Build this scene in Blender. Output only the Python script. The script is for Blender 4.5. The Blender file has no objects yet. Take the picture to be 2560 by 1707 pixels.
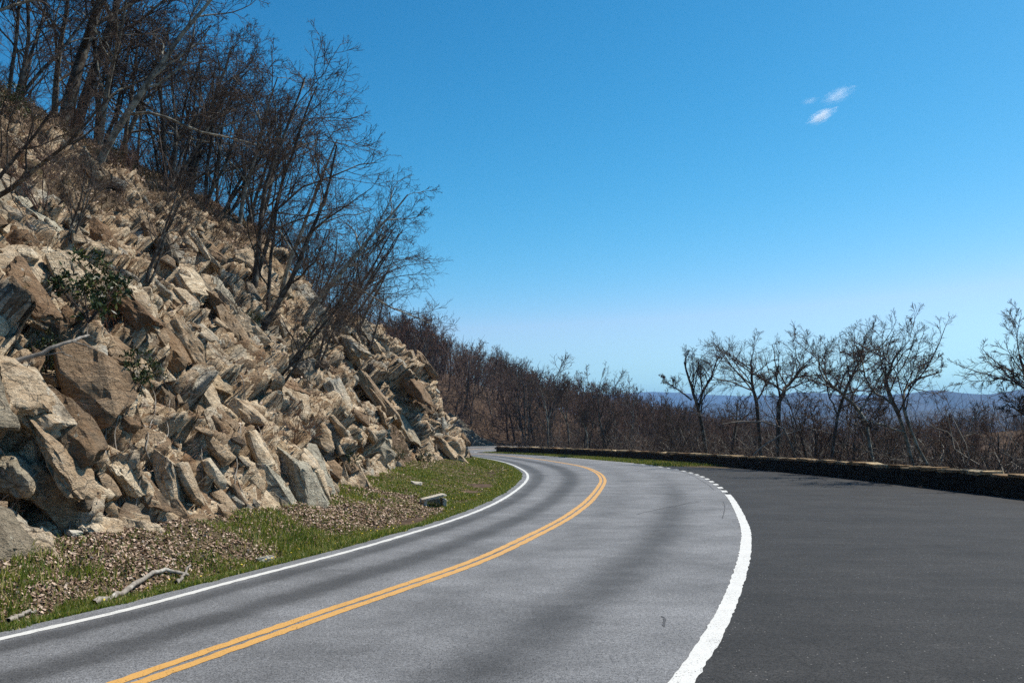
import bpy, math
import numpy as np
from mathutils import Vector
from mathutils.bvhtree import BVHTree

R_ = math.radians
C = bpy.context.scene.collection
sc = bpy.context.scene
# ------------------------------------------------------------------ camera
FPX, YH, HC = 2300.0, 1088.0, 1.9           # focal length and eye level in photograph pixels, eye height in metres
PITCH = math.atan((YH - 853.5) / FPX)
cam_d = bpy.data.cameras.new('camera')
cam = bpy.data.objects.new('camera', cam_d)
C.objects.link(cam)
cam.location = (0, 0, HC)
cam.rotation_euler = (math.pi / 2 + PITCH, 0, 0)
cam_d.sensor_width = 36.0
cam_d.lens = 36.0 * FPX / 2560.0
cam_d.clip_end = 60000
cam_d.clip_start = 0.05
sc.camera = cam
# ------------------------------------------------------------------ sky, sun, exposure
SUN_EL, SUN_AZ = R_(58), R_(58)             # azimuth clockwise from +Y
w = bpy.data.worlds.new('World')
sc.world = w
w.use_nodes = True
wn = w.node_tree
wn.nodes.clear()
sky = wn.nodes.new('ShaderNodeTexSky')
sky.sky_type = 'NISHITA'
sky.sun_disc = False
sky.sun_elevation = SUN_EL
sky.sun_rotation = SUN_AZ
sky.altitude = 1000
sky.air_density = 1.0
sky.dust_density = 1.2
sky.ozone_density = 3.0
hs = wn.nodes.new('ShaderNodeHueSaturation')
hs.inputs['Saturation'].default_value = 1.2
hs.inputs['Hue'].default_value = 0.466
bg = wn.nodes.new('ShaderNodeBackground')
bg.inputs['Strength'].default_value = 0.13
wo = wn.nodes.new('ShaderNodeOutputWorld')
SKY_STRENGTH = bg.inputs['Strength'].default_value
pre = wn.nodes.new('ShaderNodeVectorMath')
pre.operation = 'SCALE'
pre.inputs['Scale'].default_value = SKY_STRENGTH
gam = wn.nodes.new('ShaderNodeGamma')
gam.inputs['Gamma'].default_value = 1.4
wn.links.new(sky.outputs[0], hs.inputs['Color'])
wn.links.new(hs.outputs[0], pre.inputs[0])
wn.links.new(pre.outputs[0], gam.inputs['Color'])
sep = wn.nodes.new('ShaderNodeSeparateColor')
cmb = wn.nodes.new('ShaderNodeCombineColor')
wn.links.new(gam.outputs[0], sep.inputs[0])


def wmath(op, a, b):
    n = wn.nodes.new('ShaderNodeMath')
    n.operation = op
    for k, v in enumerate((a, b)):
        if hasattr(v, 'is_output'):
            wn.links.new(v, n.inputs[k])
        else:
            n.inputs[k].default_value = v
    return n.outputs[0]


chan = []                                   # deep clear-day blue overhead, pale towards the horizon
for k, (amp, pw_) in enumerate(((5.2, 2.2), (0.90, 1.25), (0.84, 1.05))):
    q_ = wmath('POWER', wmath('MULTIPLY', sep.outputs[k], 1.18 * 1.231), pw_)
    chan.append(wmath('MULTIPLY', q_, amp / 1.231 / SKY_STRENGTH))
chan[0] = wmath('MINIMUM', chan[0], wmath('MULTIPLY', chan[1], 0.62))
for k in range(3):
    wn.links.new(chan[k], cmb.inputs[k])
wn.links.new(cmb.outputs[0], bg.inputs[0])
wn.links.new(bg.outputs[0], wo.inputs[0])
sun_d = bpy.data.lights.new('sun', 'SUN')
sun_d.energy = 5.0
sun_d.angle = R_(0.53)
sun_d.color = (1.0, 0.945, 0.86)
sun = bpy.data.objects.new('sun', sun_d)
C.objects.link(sun)
sdir = Vector((math.cos(SUN_EL) * math.sin(SUN_AZ), math.cos(SUN_EL) * math.cos(SUN_AZ), math.sin(SUN_EL)))
sun.rotation_euler = sdir.to_track_quat('Z', 'Y').to_euler()
sun.location = (60, 60, 120)
sc.view_settings.view_transform = 'Standard'
sc.view_settings.look = 'None'
sc.view_settings.exposure = 0.3
sc.view_settings.gamma = 1.0
sc.view_settings.use_curve_mapping = False
sc.cycles.max_bounces = 5
sc.cycles.diffuse_bounces = 1
sc.cycles.glossy_bounces = 2
sc.cycles.volume_bounces = 3
sc.cycles.use_denoising = False
sc.render.filter_size = 1.1
sc.cycles.transparent_max_bounces = 6


# ------------------------------------------------------------------ helpers
def pix(px, py, depth):
    """a photograph pixel at a distance along +Y, as a world point"""
    x = (px - 1280) / FPX
    y = -(py - 853.5) / FPX
    cp, sp = math.cos(PITCH), math.sin(PITCH)
    d = np.array([x, cp - sp * y, sp + cp * y])
    return np.array([0, 0, HC]) + d * (depth / d[1])


def ground_pix(px, py, z=0.0):
    a = pix(px, py, 1.0) - np.array([0, 0, HC])
    return np.array([0, 0, HC]) + a * ((z - HC) / a[2])


def mesh_np(name, V, F, mat=None, smooth=False, attrs=None, mats=None, midx=None):
    V = np.asarray(V, np.float32)
    F = np.asarray(F, np.int32)
    n, k = F.shape
    me = bpy.data.meshes.new(name)
    me.vertices.add(len(V))
    me.vertices.foreach_set('co', V.ravel())
    me.loops.add(n * k)
    me.loops.foreach_set('vertex_index', F.ravel())
    me.polygons.add(n)
    me.polygons.foreach_set('loop_start', np.arange(0, n * k, k, dtype=np.int32))
    if smooth:
        me.polygons.foreach_set('use_smooth', np.ones(n, dtype=bool))
    if attrs:
        for an, arr in attrs.items():
            at = me.attributes.new(an, 'FLOAT', 'POINT')
            at.data.foreach_set('value', np.asarray(arr, np.float32))
    for m in (mats or ([mat] if mat else [])):
        me.materials.append(m)
    if midx is not None:
        me.polygons.foreach_set('material_index', np.asarray(midx, np.int32))
    me.update(calc_edges=True)
    return me


def link(name, data, parent=None, loc=None, label=None, cat=None, group=None, kind=None):
    o = bpy.data.objects.new(name, data)
    C.objects.link(o)
    if parent is not None:
        o.parent = parent
    if loc is not None:
        o.location = loc
    if label:
        o['label'] = label
    if cat:
        o['category'] = cat
    if group:
        o['group'] = group
    if kind:
        o['kind'] = kind
    return o


def hash_f(ix, iy, iz, seed):
    h = (ix.astype(np.int64) * 374761393 + iy.astype(np.int64) * 668265263 + iz.astype(np.int64) * 2147483647 + seed * 974634777) & 0xFFFFFFFF
    h = ((h ^ (h >> 13)) * 1274126177) & 0xFFFFFFFF
    h = ((h ^ (h >> 16)) * 2246822519) & 0xFFFFFFFF
    h = h ^ (h >> 15)
    return (h & 0xFFFFFF) / float(0x1000000)


def vnoise(x, y, z, seed=0):
    ix, iy, iz = np.floor(x), np.floor(y), np.floor(z)
    fx, fy, fz = x - ix, y - iy, z - iz
    fx, fy, fz = [f * f * f * (f * (f * 6 - 15) + 10) for f in (fx, fy, fz)]
    r = 0
    for dx in (0, 1):
        for dy in (0, 1):
            for dz in (0, 1):
                r = r + hash_f(ix + dx, iy + dy, iz + dz, seed) * (fx if dx else 1 - fx) * (fy if dy else 1 - fy) * (fz if dz else 1 - fz)
    return r * 2 - 1


def fbm(x, y, z, seed=0, octv=4):
    r, a = 0, 0.5
    for o in range(octv):
        r = r + a * vnoise(x * 2 ** o, y * 2 ** o, z * 2 ** o, seed + o * 7)
        a *= 0.5
    return r


def facets(U, V, cu, cv, seed, tu, tv, bias=0.0):
    """broken-block relief: every joint-bounded cell is its own tilted plane"""
    a, b = U / cu, V / cv
    ia, ib = np.floor(a), np.floor(b)
    f1 = np.full(a.shape, 9.0)
    f2 = np.full(a.shape, 9.0)
    d = np.zeros(a.shape)
    cid = np.zeros(a.shape)
    for da in (-1, 0, 1):
        for db in (-1, 0, 1):
            ca, cb = ia + da, ib + db
            z0 = np.zeros_like(ca)
            sa = ca + 0.1 + 0.8 * hash_f(ca, cb, z0, seed)
            sb = cb + 0.1 + 0.8 * hash_f(ca, cb, z0, seed + 1)
            dist = np.maximum(np.abs(a - sa), np.abs(b - sb)) * 0.6 + 0.4 * np.hypot(a - sa, b - sb)
            h = hash_f(ca, cb, z0, seed + 2) - 0.5
            t1 = (hash_f(ca, cb, z0, seed + 3) - 0.5 + bias) * 2 * tu
            t2 = (hash_f(ca, cb, z0, seed + 4) - 0.5) * 2 * tv
            val = h + t1 * (a - sa) + t2 * (b - sb)
            nearer = dist < f1
            f2 = np.where(nearer, f1, np.minimum(f2, dist))
            d = np.where(nearer, val, d)
            cid = np.where(nearer, hash_f(ca, cb, z0, seed + 9), cid)
            f1 = np.where(nearer, dist, f1)
    facets.cell = cid
    return d, f2 - f1


def spline(pts, n):
    """Catmull-Rom through the points, n samples evenly spaced by length"""
    P = np.asarray(pts, float)
    P = np.vstack([2 * P[0] - P[1], P, 2 * P[-1] - P[-2]])
    out = []
    for i in range(1, len(P) - 2):
        p0, p1, p2, p3 = P[i - 1], P[i], P[i + 1], P[i + 2]
        t = np.linspace(0, 1, 40, endpoint=False)[:, None]
        out.append(0.5 * ((2 * p1) + (-p0 + p2) * t + (2 * p0 - 5 * p1 + 4 * p2 - p3) * t ** 2 + (-p0 + 3 * p1 - 3 * p2 + p3) * t ** 3))
    out.append(P[-2][None])
    Q = np.vstack(out)
    s = np.r_[0, np.cumsum(np.linalg.norm(np.diff(Q[:, :2], axis=0), axis=1))]
    si = np.linspace(0, s[-1], n)
    return np.stack([np.interp(si, s, Q[:, k]) for k in range(Q.shape[1])], 1), si


def smooth_curve(Q, it):
    for _ in range(it):
        Q[1:-1] = 0.25 * Q[:-2] + 0.5 * Q[1:-1] + 0.25 * Q[2:]
    return Q


def normals2(P):
    T = np.gradient(P, axis=0)
    T /= np.linalg.norm(T, axis=1)[:, None] + 1e-9
    return np.stack([T[:, 1], -T[:, 0]], 1)      # to the right of travel


def grid_faces(n, m):
    i = np.arange(n - 1)[:, None]
    j = np.arange(m - 1)[None]
    a = (i * m + j).ravel()
    return np.stack([a, a + 1, a + m + 1, a + m], 1)


def sstep(a, b, x):
    t = np.clip((x - a) / (b - a), 0, 1)
    return t * t * (3 - 2 * t)


# ------------------------------------------------------------------ materials
def new_mat(name, rough=0.9, spec=0.3):
    m = bpy.data.materials.new(name)
    m.use_nodes = True
    b = m.node_tree.nodes['Principled BSDF']
    b.inputs['Roughness'].default_value = rough
    b.inputs['Specular IOR Level'].default_value = spec
    return m, m.node_tree, b


def nd(nt, t, **kw):
    n = nt.nodes.new(t)
    for k, v in kw.items():
        if k.startswith('i_'):
            n.inputs[k[2:].replace('_', ' ')].default_value = v
        else:
            setattr(n, k, v)
    return n


def ramp(nt, fac, stops):
    r = nt.nodes.new('ShaderNodeValToRGB')
    el = r.color_ramp.elements
    while len(el) < len(stops):
        el.new(0.5)
    for e, (p, c) in zip(el, stops):
        e.position = p
        e.color = (c, c, c, 1) if isinstance(c, (int, float)) else (*c, 1)
    nt.links.new(fac, r.inputs['Fac'])
    return r.outputs['Color']


def mixc(nt, fac, a, b, mode='MIX'):
    m = nt.nodes.new('ShaderNodeMix')
    m.data_type = 'RGBA'
    m.blend_type = mode
    for s, v in (('Factor', fac), ('A', a), ('B', b)):
        idx = {'Factor': 0, 'A': 6, 'B': 7}[s]
        if hasattr(v, 'is_output'):
            nt.links.new(v, m.inputs[idx])
        elif isinstance(v, (int, float)):
            m.inputs[idx].default_value = v
        else:
            m.inputs[idx].default_value = (*v, 1)
    return m.outputs[2]


def math_n(nt, op, a, b=None, clamp=False):
    m = nt.nodes.new('ShaderNodeMath')
    m.operation = op
    m.use_clamp = clamp
    for i, v in enumerate((a, b)):
        if v is None:
            continue
        if hasattr(v, 'is_output'):
            nt.links.new(v, m.inputs[i])
        else:
            m.inputs[i].default_value = v
    return m.outputs[0]


def noise(nt, vec, scale, detail=4, rough=0.55, dist=0.0):
    n = nt.nodes.new('ShaderNodeTexNoise')
    n.inputs['Scale'].default_value = scale
    n.inputs['Detail'].default_value = detail
    n.inputs['Roughness'].default_value = rough
    n.inputs['Distortion'].default_value = dist
    if vec is not None:
        nt.links.new(vec, n.inputs['Vector'])
    return n.outputs['Fac']


def geo_pos(nt):
    return nt.nodes.new('ShaderNodeNewGeometry').outputs['Position']


def attr(nt, name):
    a = nt.nodes.new('ShaderNodeAttribute')
    a.attribute_name = name
    return a.outputs['Fac']


def bump(nt, b, h, strength, dist):
    n = nt.nodes.new('ShaderNodeBump')
    n.inputs['Strength'].default_value = strength
    n.inputs['Distance'].default_value = dist
    nt.links.new(h, n.inputs['Height'])
    nt.links.new(n.outputs[0], b.inputs['Normal'])


def mapping(nt, vec, scale=(1, 1, 1), rot=(0, 0, 0)):
    m = nt.nodes.new('ShaderNodeMapping')
    m.inputs['Scale'].default_value = scale
    m.inputs['Rotation'].default_value = rot
    nt.links.new(vec, m.inputs['Vector'])
    return m.outputs[0]


def asphalt_mat(name, dark, light, worn):
    m, nt, b = new_mat(name, 0.8, 0.4 if worn else 0.2)
    p = geo_pos(nt)
    sp1 = noise(nt, p, 75, 2, 0.6)
    sp2 = noise(nt, p, 24, 2, 0.6)
    big = noise(nt, p, 0.55, 5, 0.6)
    med = noise(nt, p, 3.5, 4, 0.6)
    spk = math_n(nt, 'ADD', math_n(nt, 'MULTIPLY', sp1, 0.7), math_n(nt, 'MULTIPLY', sp2, 0.3))
    base = ramp(nt, spk, [(0.36, dark), (0.50, tuple((a + c) / 2 for a, c in zip(dark, light))), (0.66, light)])
    v = math_n(nt, 'ADD', math_n(nt, 'MULTIPLY', big, 0.9), math_n(nt, 'MULTIPLY', med, 0.35))
    base = mixc(nt, 1.0, base, ramp(nt, v, [(0.40, 0.62), (0.62, 0.95), (0.85, 1.35)]), 'MULTIPLY')
    if not worn:
        # sweeping scuffs where cars turn, and hairline cracks
        ws = noise(nt, mapping(nt, p, (0.35, 2.2, 1), (0, 0, 0.5)), 1.4, 5, 0.65, 0.5)
        base = mixc(nt, 1.0, base, ramp(nt, ws, [(0.35, 0.8), (0.55, 0.95), (0.75, 1.2)]), 'MULTIPLY')
        vc = nt.nodes.new('ShaderNodeTexVoronoi')
        vc.feature = 'DISTANCE_TO_EDGE'
        vc.inputs['Scale'].default_value = 0.16
        nv = nt.nodes.new('ShaderNodeTexNoise')
        nv.inputs['Scale'].default_value = 0.8
        nv.inputs['Detail'].default_value = 6
        nt.links.new(p, nv.inputs['Vector'])
        av = nt.nodes.new('ShaderNodeVectorMath')
        av.operation = 'ADD'
        sv = nt.nodes.new('ShaderNodeVectorMath')
        sv.operation = 'SCALE'
        sv.inputs['Scale'].default_value = 2.2
        nt.links.new(nv.outputs['Color'], sv.inputs[0])
        nt.links.new(p, av.inputs[0])
        nt.links.new(sv.outputs[0], av.inputs[1])
        nt.links.new(av.outputs[0], vc.inputs['Vector'])
        crk = ramp(nt, vc.outputs['Distance'], [(0.0, 0.6), (0.0035, 0.0)])
        crk = mixc(nt, 1.0, crk, ramp(nt, noise(nt, p, 0.5, 3), [(0.5, 0.0), (0.6, 1.0)]), 'MULTIPLY')
        base = mixc(nt, crk, base, (0.006, 0.006, 0.006))
        oil = noise(nt, p, 0.9, 4, 0.7)
        base = mixc(nt, ramp(nt, oil, [(0.66, 0.0), (0.74, 0.5)]), base, (0.008, 0.008, 0.008))
    # pale chips of stone showing at the surface
    vo = nt.nodes.new('ShaderNodeTexVoronoi')
    vo.inputs['Scale'].default_value = 14
    nt.links.new(p, vo.inputs['Vector'])
    chip = math_n(nt, 'MULTIPLY', math_n(nt, 'LESS_THAN', vo.outputs['Distance'], 0.10), math_n(nt, 'GREATER_THAN', noise(nt, p, 9, 1), 0.52))
    base = mixc(nt, math_n(nt, 'MULTIPLY', chip, 0.55), base, (0.42, 0.40, 0.37))
    if worn:
        wear = attr(nt, 'wear')
        wob = math_n(nt, 'ADD', wear, math_n(nt, 'MULTIPLY', math_n(nt, 'SUBTRACT', noise(nt, p, 1.6, 5, 0.65), 0.5), 0.7))
        base = mixc(nt, 1.0, base, ramp(nt, wob, [(0.0, 1.18), (0.3, 0.98), (0.75, 0.46), (1.0, 0.40)]), 'MULTIPLY')
        skid = attr(nt, 'skid')
        base = mixc(nt, math_n(nt, 'MULTIPLY', skid, math_n(nt, 'GREATER_THAN', noise(nt, p, 5, 3), 0.47)), base, (0.045, 0.043, 0.043))
    nt.links.new(base, b.inputs['Base Color'])
    bump(nt, b, spk, 0.55, 0.012)
    return m


def paint_mat(name, col, wear=0.5):
    m, nt, b = new_mat(name, 0.6, 0.4)
    p = geo_pos(nt)
    n1 = noise(nt, p, 60, 3, 0.7)
    n2 = noise(nt, p, 3, 4, 0.6)
    f = math_n(nt, 'ADD', math_n(nt, 'MULTIPLY', n1, 0.7), math_n(nt, 'MULTIPLY', n2, 0.3))
    c = ramp(nt, f, [(0.33, tuple(x * wear for x in col)), (0.46, tuple(x * 0.93 for x in col)), (0.75, col)])
    nt.links.new(c, b.inputs['Base Color'])
    bump(nt, b, n1, 0.4, 0.008)
    # paint worn off the high stones: the asphalt shows through
    tr = nt.nodes.new('ShaderNodeBsdfTransparent')
    mx = nt.nodes.new('ShaderNodeMixShader')
    out = [n for n in nt.nodes if n.type == 'OUTPUT_MATERIAL'][0]
    ch = math_n(nt, 'ADD', math_n(nt, 'MULTIPLY', noise(nt, p, 42, 3, 0.7), 0.75), math_n(nt, 'MULTIPLY', noise(nt, p, 1.7, 3, 0.6), 0.25))
    nt.links.new(ramp(nt, ch, [(0.36, 1.0), (0.395, 0.0)]), mx.inputs[0])
    nt.links.new(b.outputs[0], mx.inputs[1])
    nt.links.new(tr.outputs[0], mx.inputs[2])
    nt.links.new(mx.outputs[0], out.inputs['Surface'])
    return m


def rock_mat(name, tint=(1, 1, 1), grey=0.0, soil=False):
    m, nt, b = new_mat(name, 0.9, 0.25)
    p = geo_pos(nt)
    oi = nt.nodes.new('ShaderNodeObjectInfo')
    off = nt.nodes.new('ShaderNodeVectorMath')
    off.operation = 'ADD'
    comb = nt.nodes.new('ShaderNodeCombineXYZ')
    sc_r = math_n(nt, 'MULTIPLY', oi.outputs['Random'], 37.0)
    for i in range(3):
        nt.links.new(sc_r, comb.inputs[i])
    nt.links.new(p, off.inputs[0])
    nt.links.new(comb.outputs[0], off.inputs[1])
    q = off.outputs[0]
    band = mapping(nt, q, (0.7, 1.0, 3.2), (0.15, R_(42), 0.2))
    n_big = noise(nt, q, 0.55, 4, 0.6, 0.4)
    n_mid = noise(nt, band, 1.9, 6, 0.65, 0.6)
    n_fin = noise(nt, q, 16, 5, 0.7)
    n_grn = noise(nt, q, 55, 2, 0.6)
    tan = ramp(nt, n_mid, [(0.25, (0.27, 0.185, 0.11)), (0.42, (0.50, 0.38, 0.25)), (0.58, (0.64, 0.52, 0.37)), (0.8, (0.74, 0.645, 0.51))])
    gry = ramp(nt, n_mid, [(0.25, (0.20, 0.195, 0.165)), (0.5, (0.40, 0.385, 0.33)), (0.75, (0.56, 0.53, 0.45))])
    cellr = attr(nt, 'cell') if soil else oi.outputs['Random']
    gsel = math_n(nt, 'ADD', n_big, math_n(nt, 'MULTIPLY', math_n(nt, 'SUBTRACT', cellr, 0.5), 0.75 if soil else 0.45))
    col = mixc(nt, ramp(nt, gsel, [(0.60 - grey, 0.0), (0.76 - grey, 0.9)]), tan, gry)
    warm = math_n(nt, 'FRACT', math_n(nt, 'MULTIPLY', cellr, 7.31))
    col = mixc(nt, 1.0, col, ramp(nt, warm, [(0.0, (0.45, 0.34, 0.26)), (0.22, (0.62, 0.54, 0.47)), (0.45, (0.95, 0.88, 0.80)), (0.7, (1.05, 1.02, 0.98)), (1.0, (1.28, 1.27, 1.22))]), 'MULTIPLY')
    rust = noise(nt, q, 0.9, 5, 0.7, 0.8)
    col = mixc(nt, ramp(nt, rust, [(0.58, 0.0), (0.72, 0.6)]), col, (0.27, 0.15, 0.07))
    col = mixc(nt, 1.0, col, ramp(nt, n_fin, [(0.30, 0.35), (0.44, 0.95), (0.7, 1.22)]), 'MULTIPLY')
    col = mixc(nt, 0.75, col, ramp(nt, n_grn, [(0.3, 0.65), (0.7, 1.28)]), 'MULTIPLY')
    # dark organic stain in streaks down the face and pale lichen spots
    st = noise(nt, mapping(nt, q, (1.6, 1.6, 0.5)), 1.3, 5, 0.7)
    col = mixc(nt, ramp(nt, st, [(0.57, 0.0), (0.68, 0.7)]), col, (0.075, 0.06, 0.042))
    lic = noise(nt, q, 6.5, 4, 0.6)
    col = mixc(nt, ramp(nt, lic, [(0.66, 0.0), (0.70, 0.6)]), col, (0.52, 0.53, 0.46))
    wrp = nt.nodes.new('ShaderNodeVectorMath')
    wrp.operation = 'ADD'
    ns = nt.nodes.new('ShaderNodeTexNoise')
    ns.inputs['Scale'].default_value = 2.0
    ns.inputs['Detail'].default_value = 4
    nt.links.new(band, ns.inputs['Vector'])
    scl = nt.nodes.new('ShaderNodeVectorMath')
    scl.operation = 'SCALE'
    scl.inputs['Scale'].default_value = 0.55
    nt.links.new(ns.outputs['Color'], scl.inputs[0])
    nt.links.new(band, wrp.inputs[0])
    nt.links.new(scl.outputs[0], wrp.inputs[1])
    cracks = None
    for sc_v, wv in ((1.5, 0.035), (4.2, 0.05)):
        vo = nt.nodes.new('ShaderNodeTexVoronoi')
        vo.feature = 'DISTANCE_TO_EDGE'
        vo.inputs['Scale'].default_value = sc_v
        nt.links.new(wrp.outputs[0], vo.inputs['Vector'])
        c_ = ramp(nt, vo.outputs['Distance'], [(0.0, 0.0), (wv, 1.0)])
        cracks = c_ if cracks is None else mixc(nt, 0.6, cracks, mixc(nt, 1.0, cracks, c_, 'MULTIPLY'))
    pch = ramp(nt, noise(nt, q, 0.8, 3), [(0.46, 0.0), (0.62, 0.8)])
    col = mixc(nt, pch, col, mixc(nt, cracks, (0.055, 0.04, 0.028), col))
    if soil:
        rk = attr(nt, 'rock')
        f = math_n(nt, 'ADD', rk, math_n(nt, 'MULTIPLY', math_n(nt, 'SUBTRACT', noise(nt, p, 2.3, 5, 0.65), 0.5), 0.9))
        s_n = noise(nt, p, 9, 5, 0.7)
        soilc = ramp(nt, s_n, [(0.3, (0.040, 0.025, 0.013)), (0.45, (0.10, 0.064, 0.034)), (0.58, (0.20, 0.135, 0.08)), (0.75, (0.36, 0.26, 0.17))])
        moss = noise(nt, p, 1.1, 4, 0.6)
        soilc = mixc(nt, ramp(nt, moss, [(0.6, 0.0), (0.72, 0.55)]), soilc, (0.10, 0.095, 0.03))
        col = mixc(nt, ramp(nt, f, [(0.44, 0.0), (0.55, 1.0)]), soilc, col)
    if tint != (1, 1, 1):
        col = mixc(nt, 1.0, col, tint, 'MULTIPLY')
    nt.links.new(col, b.inputs['Base Color'])
    hh = math_n(nt, 'ADD', math_n(nt, 'ADD', math_n(nt, 'MULTIPLY', n_mid, 0.5), math_n(nt, 'MULTIPLY', cracks, 0.12)), math_n(nt, 'ADD', math_n(nt, 'MULTIPLY', n_fin, 0.7), math_n(nt, 'MULTIPLY', n_grn, 0.2)))
    bump(nt, b, hh, 1.0, 0.12)
    return m


def ground_mat(name, stops, scale, tint_stops=None, tscale=0.3):
    m, nt, b = new_mat(name, 0.95, 0.1)
    p = geo_pos(nt)
    n1 = noise(nt, p, scale, 6, 0.7)
    col = ramp(nt, n1, stops)
    if tint_stops:
        n2 = noise(nt, p, tscale, 4, 0.6)
        col = mixc(nt, 1.0, col, ramp(nt, n2, tint_stops), 'MULTIPLY')
    nt.links.new(col, b.inputs['Base Color'])
    bump(nt, b, n1, 0.6, 0.05)
    return m


def bark_mat(name, dark, mid, lichen, amt):
    m, nt, b = new_mat(name, 0.9, 0.15)
    tc = nt.nodes.new('ShaderNodeTexCoord')
    oi = nt.nodes.new('ShaderNodeObjectInfo')
    p = tc.outputs['Object']
    n1 = noise(nt, mapping(nt, p, (1, 1, 0.25)), 14, 5, 0.7)
    n2 = noise(nt, p, 3.2, 4, 0.65)
    col = ramp(nt, n1, [(0.3, dark), (0.7, mid)])
    col = mixc(nt, ramp(nt, n2, [(0.55 - amt, 0.0), (0.62 - amt * 0.5, 0.85)]), col, lichen)
    col = mixc(nt, 1.0, col, ramp(nt, oi.outputs['Random'], [(0.0, 0.7), (1.0, 1.3)]), 'MULTIPLY')
    nt.links.new(col, b.inputs['Base Color'])
    bump(nt, b, n1, 0.6, 0.02)
    return m


def varied_mat(name, stops, rough=0.85, trans=None):
    """colour picked for every leaf or blade from its own random number"""
    m, nt, b = new_mat(name, rough, 0.2)
    c = ramp(nt, attr(nt, 'rnd'), stops)
    nt.links.new(c, b.inputs['Base Color'])
    if trans:
        tr = nt.nodes.new('ShaderNodeBsdfTranslucent')
        nt.links.new(mixc(nt, 1.0, c, trans, 'MULTIPLY'), tr.inputs['Color'])
        ad = nt.nodes.new('ShaderNodeAddShader')
        out = [n for n in nt.nodes if n.type == 'OUTPUT_MATERIAL'][0]
        nt.links.new(b.outputs[0], ad.inputs[0])
        nt.links.new(tr.outputs[0], ad.inputs[1])
        nt.links.new(ad.outputs[0], out.inputs['Surface'])
    return m


M_ROAD = asphalt_mat('road_asphalt', (0.014, 0.0145, 0.016), (0.255, 0.255, 0.258), True)
M_LOT = asphalt_mat('pull_off_asphalt', (0.004, 0.0039, 0.0038), (0.060, 0.057, 0.054), False)
M_WHITE = paint_mat('white_paint', (0.66, 0.645, 0.60), 0.5)
M_YELL = paint_mat('yellow_paint', (0.60, 0.325, 0.085), 0.6)
M_BANK = rock_mat('bank_rock', soil=True)
M_ROCK = rock_mat('loose_rock')
M_GREY = rock_mat('grey_rock', (1.0, 0.97, 0.90), 0.25)
M_PALE = ground_mat('pale_stone', [(0.3, (0.30, 0.26, 0.20)), (0.5, (0.50, 0.45, 0.36)), (0.7, (0.66, 0.61, 0.52))], 14)
M_FARROCK = rock_mat('far_rock', (0.62, 0.64, 0.64), 0.3)
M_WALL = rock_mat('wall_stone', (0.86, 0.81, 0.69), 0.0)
M_WALL_SHADE = rock_mat('shade_painted_wall_stone', (0.085, 0.078, 0.066), 0.05)  # wall stone tinted near black: shade of the road-side face put into the colour
M_MORTAR = ground_mat('wall_mortar', [(0.3, (0.03, 0.027, 0.022)), (0.7, (0.09, 0.08, 0.065))], 12)
M_VERGE = ground_mat('verge_soil', [(0.3, (0.045, 0.035, 0.018)), (0.5, (0.10, 0.075, 0.04)), (0.7, (0.23, 0.16, 0.10))], 9, [(0.3, 0.6), (0.7, 1.25)], 1.1)
M_GROUND = ground_mat('forest_floor', [(0.3, (0.035, 0.024, 0.016)), (0.5, (0.085, 0.055, 0.036)), (0.7, (0.16, 0.105, 0.07))], 2.0, [(0.3, 0.7), (0.7, 1.2)], 0.2)
M_HILL = ground_mat('wooded_mountain', [(0.3, (0.025, 0.026, 0.022)), (0.5, (0.045, 0.042, 0.034)), (0.7, (0.075, 0.062, 0.048))], 0.012, [(0.35, 0.7), (0.65, 1.3)], 0.0016)
M_BARK = bark_mat('dark_bark', (0.028, 0.023, 0.019), (0.11, 0.09, 0.072), (0.23, 0.215, 0.175), 0.04)
M_BARKL = bark_mat('lichened_bark', (0.05, 0.042, 0.034), (0.17, 0.15, 0.115), (0.30, 0.29, 0.23), 0.1)
M_TWIG = bark_mat('dark_twig', (0.036, 0.026, 0.021), (0.125, 0.09, 0.07), (0.15, 0.125, 0.10), 0.0)
M_TWIGR = bark_mat('budding_twig', (0.06, 0.028, 0.016), (0.17, 0.075, 0.035), (0.20, 0.09, 0.045), 0.0)
M_TWIGB = bark_mat('brown_twig', (0.048, 0.029, 0.022), (0.16, 0.098, 0.072), (0.20, 0.15, 0.115), 0.0)
M_BARKP = bark_mat('pale_branch', (0.16, 0.145, 0.12), (0.34, 0.31, 0.26), (0.42, 0.40, 0.34), 0.0)
M_DEAD = bark_mat('dead_wood', (0.13, 0.11, 0.09), (0.33, 0.29, 0.24), (0.42, 0.39, 0.34), 0.0)
M_GRASS = varied_mat('grass_blade', [(0.0, (0.03, 0.056, 0.008)), (0.3, (0.075, 0.115, 0.014)), (0.6, (0.14, 0.17, 0.024)), (0.82, (0.21, 0.20, 0.05)), (0.93, (0.30, 0.24, 0.10)), (1.0, (0.46, 0.36, 0.19))], 0.6, (0.5, 0.5, 0.3))
M_DRY = varied_mat('dry_grass_blade', [(0.0, (0.085, 0.05, 0.022)), (0.5, (0.20, 0.125, 0.055)), (0.85, (0.32, 0.22, 0.105)), (1.0, (0.14, 0.13, 0.035))], 0.8)
M_LEAF = varied_mat('dead_leaf', [(0.0, (0.10, 0.06, 0.035)), (0.35, (0.27, 0.17, 0.11)), (0.7, (0.46, 0.32, 0.225)), (1.0, (0.66, 0.51, 0.39))], 0.75)
M_EVER = varied_mat('evergreen_leaf', [(0.0, (0.012, 0.024, 0.008)), (0.6, (0.03, 0.05, 0.012)), (0.9, (0.075, 0.09, 0.02)), (1.0, (0.17, 0.16, 0.03))], 0.45)
M_DAND = varied_mat('dandelion_petal', [(0.0, (0.75, 0.5, 0.03)), (1.0, (0.8, 0.6, 0.06))], 0.7)
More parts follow.
